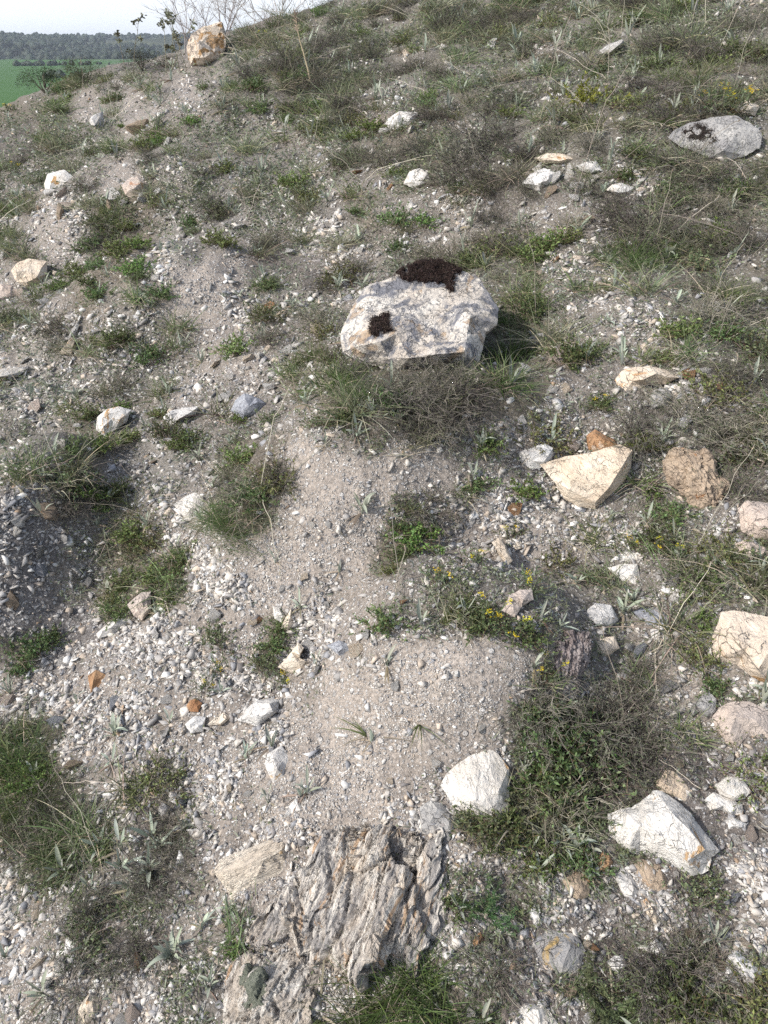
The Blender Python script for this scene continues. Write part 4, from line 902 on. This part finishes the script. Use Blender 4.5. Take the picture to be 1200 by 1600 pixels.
# plants one can point at in the photograph: kind, u, v, scale, variant
HERO = [('fine_grass',375,828,1.0,0),('fine_grass',350,815,.7,0),('fine_grass',60,1250,.95,0),('fine_grass',40,1190,.8,0),('fine_grass',90,1320,.7,0),('fine_grass',610,1560,.8,1),('fine_grass',650,1520,.7,1),('fine_grass',560,1590,.6,1),('fine_grass',700,1590,.7,1),
('fine_grass',520,605,.75,1),('fine_grass',490,560,.6,1),('fine_grass',565,620,.75,0),('fine_grass',800,560,.9,1),('fine_grass',785,600,.8,1),('fine_grass',800,500,.8,1),('fine_grass',1000,420,1.2,0),
('spurge',912,170,1.0,0),('feather',930,1575,.8,0),('feather',960,1590,.7,0),('feather',985,1580,.6,0),('feather',755,1425,.62,1),('feather',770,1440,.5,1),('feather',1160,890,.7,0),('feather',1185,920,.8,0),
('blade_grass',575,1150,.7,0),('blade_grass',655,1130,.65,0),('blade_grass',500,1590,.9,0),('blade_grass',545,1595,.9,0),('blade_grass',800,1290,.9,0),('blade_grass',850,1250,.9,0),('blade_grass',1080,1590,.9,0),('blade_grass',960,1585,.8,0),
('silver_plant',470,1245,.9,0),('silver_plant',420,1255,.8,4),('silver_plant',480,1240,.8,1),('silver_plant',190,1360,1.1,3),('silver_plant',205,1390,1.0,2),('silver_plant',235,1310,1.1,2),('silver_plant',250,1320,.9,3),('silver_plant',270,1500,1.1,5),('silver_plant',275,1480,.9,3),('silver_plant',70,1555,1.0,2),('silver_plant',140,1390,.8,1),('silver_plant',55,1220,.8,4),
('silver_plant',900,1330,1.0,5),('silver_plant',880,1320,.9,3),('silver_plant',920,1330,.9,0),('silver_plant',715,1430,.8,1),('silver_plant',820,1205,.9,3),('silver_plant',860,1215,.9,2),('silver_plant',495,1040,.8,4),('silver_plant',605,1040,.9,0),('silver_plant',580,1160,.9,0),('silver_plant',430,880,.7,1),('silver_plant',530,890,.8,0),('silver_plant',470,950,.8,1),('silver_plant',835,1040,.9,0),('silver_plant',845,965,.8,0),('silver_plant',830,1330,.7,1),
('silver_plant',1115,1470,.8,1),('silver_plant',1190,900,1.0,5),('silver_plant',120,1100,.7,4),('silver_plant',345,1085,.8,1),('silver_plant',350,470,.8,3),('silver_plant',375,465,.9,5),('silver_plant',100,620,.9,4),('silver_plant',75,610,.9,5),('silver_plant',60,600,.9,3),('silver_plant',205,550,.9,5),('silver_plant',220,540,.9,3),('silver_plant',140,770,.9,4),('silver_plant',310,720,.9,5),('silver_plant',300,690,.8,3),('silver_plant',510,700,.7,4),
('herb_clump',200,915,.9,1),('herb_clump',245,905,.85,0),('herb_clump',268,938,.7,5),('herb_clump',215,865,.7,4),('herb_clump',180,935,.7,2),('herb_clump',50,1020,.9,3),('herb_clump',75,1000,.7,3),('herb_clump',30,1045,.6,3),('herb_clump',430,1005,.7,1),('herb_clump',415,1035,.7,4),('herb_clump',440,980,.5,1),
('herb_clump',840,1130,1.0,3),('herb_clump',870,1180,1.2,3),('herb_clump',850,1220,1.1,1),('herb_clump',900,1150,1.0,3),('herb_clump',930,1210,1.1,4),('herb_clump',800,1310,.9,1),('herb_clump',760,1300,.9,4),('herb_clump',1140,1140,.45,2),('herb_clump',730,948,.5,1),('herb_clump',762,955,.5,4),('herb_clump',705,962,.4,0),('herb_clump',625,830,.5,3),('herb_clump',628,875,.55,3),('herb_clump',640,800,.45,4),('herb_clump',610,900,.4,0),
('herb_clump',1120,870,.9,2),('herb_clump',1105,900,.8,1),('herb_clump',1090,925,.7,2),('herb_clump',160,795,.6,5),('herb_clump',155,700,.9,5),('herb_clump',200,690,.9,0),('herb_clump',260,680,1.0,4),('herb_clump',300,690,1.0,1),('herb_clump',200,360,1.2,0),('herb_clump',215,385,1.2,5),('herb_clump',185,400,1.2,0),('herb_clump',120,430,1.2,0),('herb_clump',90,450,1.2,5),('herb_clump',820,770,.8,5),('herb_clump',1010,700,.9,0),('herb_clump',870,880,.7,2),
('dry_shrub',620,635,1.2,1),('dry_shrub',660,640,1.3,0),('dry_shrub',700,645,1.3,3),('dry_shrub',735,625,1.1,1),('dry_shrub',690,605,1.0,4),('dry_shrub',645,665,.8,0),('dry_shrub',560,595,.9,1),('dry_shrub',930,1130,1.0,3),('dry_shrub',970,1150,1.1,1),('dry_shrub',990,1110,1.0,4),('dry_shrub',940,1190,1.0,0),('dry_shrub',1000,1180,.9,1),('dry_shrub',880,1270,.9,4),('dry_shrub',240,1380,.7,1),('dry_shrub',265,1290,.75,4),('dry_shrub',280,1340,.7,0),('dry_shrub',150,1420,.6,1),('dry_shrub',1000,360,1.6,3),('dry_shrub',1030,390,1.5,1),('dry_shrub',970,350,1.4,0),('dry_shrub',740,250,2.0,3),('dry_shrub',770,230,1.9,1),('dry_shrub',710,280,1.7,0),('dry_shrub',650,240,1.3,1),('dry_shrub',1080,650,1.2,4),('dry_shrub',1130,680,1.2,4),('dry_shrub',1000,690,1.1,1),('dry_shrub',110,790,.9,1),
('flower',442,1066,.8,0),('flower',690,915,.9,0),('flower',755,965,1.0,1),('flower',790,975,1.0,1),('flower',825,915,.9,0),('flower',850,1055,.9,1),('flower',745,880,.8,0),('flower',800,840,.8,0),('flower',985,860,.8,0),('flower',1040,865,.9,1),('flower',940,635,.8,0),('flower',30,150,2.8,1),('flower',18,175,2.6,1),('flower',1115,180,2.2,1),('flower',1140,172,2.0,1),('flower',1120,172,2.0,0),('flower',812,10,3.0,1),('flower',800,8,2.6,0),('flower',25,268,1.8,0),('flower',412,62,2.4,0),('flower',340,1045,.7,0),('flower',325,1075,.7,0)]
for k, u, v, s, var in HERO: put_plant(k, u, v, s, var)

W = {'herb_clump': {'g': .8, 'h': .5, 'd': .12, 'x': .32, 'y': .2, 'G': .4, 's': .3, ',': .05, '.': .025, 'b': .08}, 'silver_plant': {'s': 1, 'h': .3, 'g': .25, 'x': .34, 'y': .30, ',': .25, '.': .07, 'm': .04, 'd': .12, 'b': .1},
     'grass_tuft': dict(G=1, x=.8, d=.4, y=.3, g=.35, h=.2, s=.2, b=.08), 'dry_shrub': dict(d=1, x=.7, y=.14, h=.12, g=.08, G=.2, b=.06), 'dry_stalk': dict(d=.6, x=.6, y=.25, h=.1, b=.12, G=.3, g=.08)}
def scatter(kind, n, smin, smax, sep, tpow):
    w = np.array([W[kind].get(c, 0) for c in ZCH]); done = 0; pts = [(k[1], k[2]) for k in HERO if k[0] == kind]
    for _ in range(60):
        if done >= n: break
        u = RNG.uniform(-90, 1290, 900); v = RNG.uniform(0, 1650, 900); z = zone(u, v); P, t = ground(u, v)
        inr = ~((u < 0) | (u > 1200) | (v > 1600))
        pr = w[z]*np.power(np.nan_to_num(t, nan=0)/8, tpow)*np.where(inr, 1, .5)*(.4+.9*np.clip(n2(u/80, v/50, 131)+.5, 0, 1.2))
        for a, b, tt, q in zip(u, v, t, pr):
            if done >= n: break
            if RNG.uniform() > q or not np.isfinite(tt): continue
            sp = sep*FPX/tt
            if any(abs(a-c)/sp+abs(b-d)/(sp*.6) < 1 for c, d in pts) or not clear_of(a, b-4, 1.0): continue
            pts.append((a, b)); put_plant(kind, a, b, RNG.uniform(smin, smax)*(min(2.2, max(.85, .45+.28*tt)) if kind == 'silver_plant' else min(1.9, max(.7, .45+.2*tt)) if kind in ('grass_tuft', 'dry_stalk') else min(1.15, max(.65, .45+.16*tt)))); done += 1
scatter('herb_clump', 230, .7, 1.5, .07, 1.0); scatter('silver_plant', 245, .7, 1.25, .06, .8); scatter('grass_tuft', 285, .7, 1.4, .08, 1.1); scatter('dry_shrub', 160, .8, 1.5, .09, 1.1); scatter('dry_stalk', 110, .6, 1.2, .10, .8)

# ground cover nobody could count
def cover():
    N = 560000
    N2 = 900000; u = np.concatenate([RNG.uniform(-100, 1300, N), RNG.uniform(-850, 2050, N2)]); v = np.concatenate([RNG.uniform(-10, 1680, N), RNG.uniform(-10, 2100, N2)]); oo = np.ones(len(u), bool); oo[N:] = (u[N:] < -100) | (u[N:] > 1300) | (v[N:] > 1680); u = u[oo]; v = v[oo]; N = len(u); z = zone(u, v); P, t = ground(u, v)
    cl = np.clip(.55+.8*n2(u/45, v/32, 151)+.5*n2(u/14, v/11, 152), 0, 1.4)
    def sel(wd, frac):
        w = np.array([wd.get(c, 0) for c in ZCH]); m = (RNG.uniform(size=N) < w[z]*frac*cl*np.where(t > 3.5, 2.1, 1)) & np.isfinite(t); return P[m], t[m]
    mb = MB(); p, tt = sel({'d': 1, 'x': .85, 'g': .6, 'h': .55, 'y': .65, 'G': .6, 's': .4, 'b': .5, ',': .06, '.': .03}, .28); n = len(p)
    k = np.clip(tt/2.2, .8, 3.0)
    blades(mb, p+np.array([0, 0, .004])*k[:, None], sph(n, -.1, .55), RNG.uniform(.008, .036, n)*k, .0008*k, RNG.uniform(0, .5, n), 3, 'stem', (.185, .162, .135), .6)
    tag(obj('dry_litter', mb.mesh('dry_litter'), M_TWIG), kind='stuff')
    mb = MB(); p, tt = sel({'G': 1, 'x': .9, 'g': .5, 'h': .34, 'd': .4, 'y': .4, 's': .3, 'b': .12, ',': .05, '.': .03}, .26); n = len(p); k = np.clip(tt/2.2, .8, 3.0)
    blades(mb, p-np.array([0, 0, .003]), sph(n, .35, 1), RNG.uniform(.02, .06, n)*k, .0015*k, RNG.uniform(.1, .8, n), 3, 'grass', (.19, .215, .125), .45)
    tag(obj('grass', mb.mesh('grass'), M_LEAF), kind='stuff')
    mb = MB(); p, tt = sel({'g': 1, 'h': .6, 'x': .6, 'd': .3, 'G': .6, 'y': .3, 's': .4, 'b': .1, ',': .06, '.': .04}, .34); n = len(p); k = np.clip(tt/2.2, .8, 3.0)
    blades(mb, p+RNG.uniform(0, .02, (n, 1))*np.array([0, 0, 1])*k[:, None], sph(n, .0, .9), RNG.uniform(.006, .013, n)*k, .004*k, .2, 2, 'leaf', (.15, .175, .095), .45)
    p, tt = sel({'g': .4, 'h': .5, 'x': .75, 'd': .5, 'G': .3, 'y': .4, 's': .9, 'b': .1, ',': .07, '.': .03}, .15); n = len(p); k = np.clip(tt/2.2, .8, 3.0)
    blades(mb, p, sph(n, .4, 1), RNG.uniform(.010, .028, n)*k, .0042*k, .3, 3, 'leaf', (.29, .32, .25), .25)
    tag(obj('ground_cover', mb.mesh('ground_cover'), M_LEAF), kind='stuff')
cover()

# ------------------------------------------------------------------ skyline shrubs, stalks and what lies beyond
def bare_shrub(h, n, seed):
    mb = MB(); P = np.zeros((n, 3)); P[:, :2] = RNG.normal(0, .05*h, (n, 2)); P[:, 2] = -.05
    C = paths(P, sph(n, .55, 1), RNG.uniform(.6, 1.0, n)*h, .02, 8, .02); tubes(mb, C, .006*h, .0025*h, (.27, .23, .215), .15, 4)
    p, t = along(C, 7); C2 = paths(p, unit(t)+RNG.normal(0, .45, p.shape), RNG.uniform(.2, .5, len(p))*h*.7, -.05, 6, .03); tubes(mb, C2, .0026*h, .0012*h, (.28, .24, .225), .15)
    p, t = along(C2, 6); C3 = paths(p, unit(t)+RNG.normal(0, .5, p.shape), RNG.uniform(.08, .22, len(p))*h, -.05, 4, .04); tubes(mb, C3, .0015*h, .0008*h, (.30, .26, .24), .15)
    return mb
for k, (u, v, hp, n, lab) in enumerate([(352, 62, 85, 7, 'bare branching shrub on the skyline right behind the skyline boulder'), (395, 55, 70, 6, 'leafless shrub on the skyline, first right of the bare branching shrub'), (432, 50, 80, 7, 'leafless fan-shaped shrub on the skyline, farthest right of the bare shrubs'), (300, 80, 90, 4, 'thin bare shrub on the skyline just left behind the skyline boulder')]):
    p, t = ground(u, v+14)
    if np.isfinite(t[0]):
        q = p[0]*1.0; dd = dirs(u, v); q = np.array([q[0]*1.06, q[1]*1.06, 0]); q[2] = H(q[0], q[1]); h = hp*t[0]*1.06/FPX*1.5
        me = bare_shrub(h, n, k).mesh('bare_shrub'); o = obj('bare_shrub', me, M_TWIG, None, q); tag(o, lab, 'shrub', 'bare shrubs on the skyline')
def seed_stalk(h, n):
    st = MB(); hd = []
    C = paths(RNG.normal(0, .02, (n, 3))*np.array([1, 1, 0]), sph(n, .8, 1), RNG.uniform(.75, 1, n)*h, .12, 9, .012); tubes(st, C, .004, .002, (.16, .15, .11), .1, 4)
    p, t = along(C, 3); C2 = paths(p, unit(t)+RNG.normal(0, .5, p.shape), .12*h, 0, 4, .02); tubes(st, C2, .002, .0015, (.16, .15, .11), .1)
    for tip in np.concatenate([C[:, -1], C2[:, -1]]):
        f = MB(); m = 16; blades(f, np.repeat(tip[None], m, 0)+RNG.normal(0, .01, (m, 3)), sph(m, -.5, 1), .03, .018, .1, 2, 'leaf', (.15, .15, .10), .3); hd.append(f)
    return st, hd
for u, v, hp, n, lab in [(262, 118, 100, 3, 'tall thin seed-head stalks against the sky, left of the skyline boulder'), (200, 122, 108, 2, 'lone tall seed-head stalks against the sky, farther left of the skyline boulder'), (285, 112, 110, 2, 'tall seed-head stalks leaning right beside the skyline boulder')]:
    p, t = ground(u, v)
    if np.isfinite(t[0]):
        e = empty('seed_stalk', p[0]); tag(e, lab, 'plant', 'tall seed stalks on the skyline')
        st, hd = seed_stalk(hp*t[0]/FPX, n); obj('stems', st.mesh('stems'), M_TWIG, e)
        for f in hd: obj('seed_head', f.mesh('seed_head'), M_TWIG, e)
def tall_dry(u, v, hp, lab, lean=(0, 0, 1)):
    p, t = ground(u, v); mb = MB(); h = hp*t[0]/FPX
    C = paths(np.zeros((1, 3)), np.array([lean], float), h, .02, 9, .008); tubes(mb, C, .009, .003, (.33, .26, .18), .1, 5)
    e = empty('tall_dry_grass', p[0]); tag(e, lab, 'dry stem'); obj('stem', mb.mesh('stem'), M_TWIG, e)
    f = MB(); tip = C[0, -1]; m = 40; q = tip-unit(C[0, -1]-C[0, -2])*RNG.uniform(0, .25*h, (m, 1)); blades(f, q, sph(m, .3, 1), .04, .006, .1, 2, 'leaf', (.34, .28, .2), .2); obj('seed_head', f.mesh('seed_head'), M_TWIG, e)
tall_dry(488, 138, 100, 'tall pale dry stem leaning left on the upper slope', (-.28, 0, 1))
def bush(u, v, wpx, hpx, lab, col, group):
    p, t = ground(u, v); x, dist, z = p[0]; w = wpx*t[0]/FPX; h = hpx*t[0]/FPX; n = 1500
    e = empty('bush', (x, dist, z)); tag(e, lab, 'bush', group); lf = MB(); st = MB()
    c = RNG.normal(0, 1, (14, 3))*np.array([w*.25, w*.25, h*.2])+np.array([0, 0, h*.5]); i = RNG.integers(0, 14, n); p = c[i]+RNG.normal(0, 1, (n, 3))*np.array([w*.11, w*.11, h*.13]); p[:, 2] = np.abs(p[:, 2])
    blades(lf, p, sph(n, -.4, 1), h*.09, h*.05, .1, 1, 'leaf', col, .4); C = paths(np.zeros((6, 3)), sph(6, .6, 1), h*.7, 0, 4, .03); tubes(st, C, h*.03, h*.01, (.12, .1, .08), .1, 4)
    obj('foliage', lf.mesh('foliage'), M_LEAF, e); obj('stems', st.mesh('stems'), M_TWIG, e)
bush(70, 146, 55, 42, 'dark rounded bush between the green field and the slope, left one', (.045, .06, .03), 'bushes on the edge of the field')
bush(132, 132, 50, 36, 'greenish bush at the edge of the slope, right one of two', (.06, .08, .035), 'bushes on the edge of the field')
bush(222, 112, 60, 34, 'low dark bush on the crest left of the skyline boulder', (.05, .055, .035), 'bushes on the edge of the field')

def hills():
    X = np.linspace(-2600, 2600, 340)[None].repeat(110, 0); Y = np.linspace(850, 2600, 110)[:, None].repeat(340, 1)
    prof = 30+9*n2(X/330, Y*0, 301)+5*n2(X/120, Y*0, 302)+12*sstep(-700, 200, X)
    Z = -6+prof*sstep(850, 1650, Y+120*n2(X/260, Y/260, 303)) + 5*n2(X/120, Y/120, 304)+2*n2(X/40, Y/40, 305)-np.maximum(0, Y-1900)*.05
    Z[0] = -14
    V = np.stack([X, Y, Z], -1).reshape(-1, 3); i = np.arange(109)[:, None]*340+np.arange(339)[None]; q = np.stack([i, i+1, i+341, i+340], -1).reshape(-1, 4)
    g = n2(V[:, 0]/130, V[:, 1]/160, 306)[:, None]
    C = np.where(g > .15, np.array([.075, .085, .045]), np.array([.045, .055, .03]))
    t = NT('scrubby_hill'); a = t.n('ShaderNodeVertexColor'); a.layer_name = 'Col'
    gm = t.n('ShaderNodeNewGeometry'); nn = t.noise(gm.outputs['Position'], .03, 6, .7); m = t.finish(t.mix(.6, a.outputs['Color'], t.ramp(nn, [(.35, .5), (.65, 1.3)]), 'MULTIPLY'), .95)
    tag(obj('hills', mesh_arrays('hills', V, [q], C, True), m), kind='structure')
    n = 16000; xi = RNG.uniform(-1300, 600, n); yi = RNG.uniform(900, 1750, n); keep = n2(xi/130, yi/110, 307) > -.35; xi, yi = xi[keep], yi[keep]
    fx = np.clip(((xi+2600)/5200*339).round().astype(int), 0, 339); fy = np.clip(((yi-850)/1750*109).round().astype(int), 0, 109); zi = Z[fy, fx]
    hx = np.concatenate([RNG.uniform(-480, -120, 260), RNG.uniform(-330, -60, 160)]); hy = np.concatenate([640+.12*hx[:260]+RNG.normal(0, 6, 260), 400-.2*hx[260:]*.5+RNG.normal(0, 4, 160)])
    kh = n2(hx/25, hy/400, 309) > -.25; hx, hy = hx[kh], hy[kh]; xi = np.concatenate([xi, hx]); yi = np.concatenate([yi, hy]); zi = np.concatenate([zi, H(hx, hy)])
    mb = MB(); protos = [hull_proto(14, .9, 900+s) for s in range(6)]; w = RNG.integers(0, 6, len(xi)); sz = np.where(yi < 860, RNG.uniform(2.5, 5.5, len(xi)), RNG.uniform(5, 15, len(xi)))
    for k, (PV, F) in enumerate(protos):
        mm = w == k; c = mm.sum(); Wd = PV[None]*sz[mm][:, None, None]+np.stack([xi[mm], yi[mm], zi[mm]+sz[mm]*.3], -1)[:, None]
        mb.add(Wd, t=F[None]+(np.arange(c)*len(PV))[:, None, None], c=np.repeat(np.array([.03, .042, .024])*RNG.uniform(.7, 1.3, (c, 1)), len(PV), 0))
    tag(obj('woodland', mb.mesh('woodland'), M_LEAF), kind='stuff')
hills()

def haze():
    bm = bmesh.new(); bmesh.ops.create_cube(bm, size=1); me = bpy.data.meshes.new('haze'); bm.to_mesh(me); bm.free()
    t = NT('hazy_air'); v = t.n('ShaderNodeVolumePrincipled'); v.inputs['Density'].default_value = .00020; v.inputs['Color'].default_value = (.80, .88, 1, 1); v.inputs['Anisotropy'].default_value = .2
    t.l(v.outputs[0], t.out.inputs['Volume'])
    o = obj('haze', me, t.m, None, (0, 2998, 35)); o.scale = (10400, 6100, 180); tag(o, kind='stuff')
haze()

# ------------------------------------------------------------------ labels from landmarks
ORD = ['nearest', 'second nearest', 'third nearest', 'fourth nearest', 'fifth nearest', 'sixth nearest', 'seventh nearest', 'eighth nearest', 'ninth nearest', 'tenth nearest', 'eleventh nearest', 'twelfth nearest', 'thirteenth nearest', 'fourteenth nearest', 'fifteenth nearest', 'sixteenth nearest', 'seventeenth nearest', 'eighteenth nearest', 'nineteenth nearest', 'twentieth nearest']
def rel(du, dv):
    a = math.degrees(math.atan2(-dv, du)) % 360
    return ['right of', 'up and right of', 'above', 'up and left of', 'left of', 'down and left of', 'below', 'down and right of'][int(((a+22.5) % 360)//45)]
cells = {}
for o, look, u, v in PLACED:
    b = min(LAND, key=lambda L: (L[0]-u)**2+(1.2*(L[1]-v))**2)
    cells.setdefault((look, rel(u-b[0], v-b[1]), b[2]), []).append(((b[0]-u)**2+(b[1]-v)**2, o))
for (look, rl, land), mem in cells.items():
    mem.sort(key=lambda m: m[0])
    for k, (_, o) in enumerate(mem):
        o['label'] = f'{look} {rl} the {land}' if len(mem) == 1 else f'{ORD[min(k, 19)]} {look} {rl} the {land}'

# ------------------------------------------------------------------ light
SUN_EL, SUN_AZ = R(40), R(-112)     # azimuth measured from +Y towards +X: from the left and a little behind the camera
sd = Vector((math.sin(SUN_AZ)*math.cos(SUN_EL), math.cos(SUN_AZ)*math.cos(SUN_EL), math.sin(SUN_EL)))
sl = bpy.data.lights.new('sun', 'SUN'); sl.energy = 3.3; sl.angle = R(1.8); sl.color = (1, .965, .91)
so = bpy.data.objects.new('sun', sl); COL.objects.link(so); so.rotation_euler = (-sd).to_track_quat('-Z', 'Y').to_euler()
w = bpy.data.worlds.new('World'); S.world = w; w.use_nodes = True; nt = w.node_tree
sk = nt.nodes.new('ShaderNodeTexSky'); sk.sky_type = 'NISHITA'; sk.sun_disc = False; sk.sun_elevation = SUN_EL; sk.sun_rotation = SUN_AZ
sk.air_density = 1.0; sk.dust_density = 2.5
tc = nt.nodes.new('ShaderNodeTexCoord'); sp = nt.nodes.new('ShaderNodeSeparateXYZ'); nt.links.new(tc.outputs['Generated'], sp.inputs[0])
cr = nt.nodes.new('ShaderNodeValToRGB'); nt.links.new(sp.outputs['Z'], cr.inputs[0]); e = cr.color_ramp.elements; e[0].position = .02; e[0].color = (.95,)*3+(1,); e[1].position = .34; e[1].color = (.12,)*3+(1,)
cn = nt.nodes.new('ShaderNodeTexNoise'); cn.inputs['Scale'].default_value = 3.5; cn.inputs['Detail'].default_value = 7; nt.links.new(tc.outputs['Generated'], cn.inputs['Vector'])
mu = nt.nodes.new('ShaderNodeMath'); mu.operation = 'MULTIPLY_ADD'; nt.links.new(cn.outputs['Fac'], mu.inputs[0]); mu.inputs[1].default_value = .35; mu.use_clamp = True
ad = nt.nodes.new('ShaderNodeMath'); ad.operation = 'SUBTRACT'; nt.links.new(cr.outputs[0], ad.inputs[0]); ad.inputs[1].default_value = .17; nt.links.new(ad.outputs[0], mu.inputs[2])
mx = nt.nodes.new('ShaderNodeMix'); mx.data_type = 'RGBA'; nt.links.new(mu.outputs[0], mx.inputs[0]); nt.links.new(sk.outputs[0], mx.inputs[6]); mx.inputs[7].default_value = (7.4, 7.7, 8.0, 1)
nt.links.new(mx.outputs[2], nt.nodes['Background'].inputs[0]); nt.nodes['Background'].inputs[1].default_value = .14
S.view_settings.view_transform = 'Standard'; S.view_settings.look = 'None'; S.view_settings.gamma = 1; S.view_settings.exposure = .42
S.cycles.use_denoising = False
S.cycles.max_bounces = 4; S.cycles.diffuse_bounces = 2; S.cycles.transmission_bounces = 2; S.cycles.glossy_bounces = 2
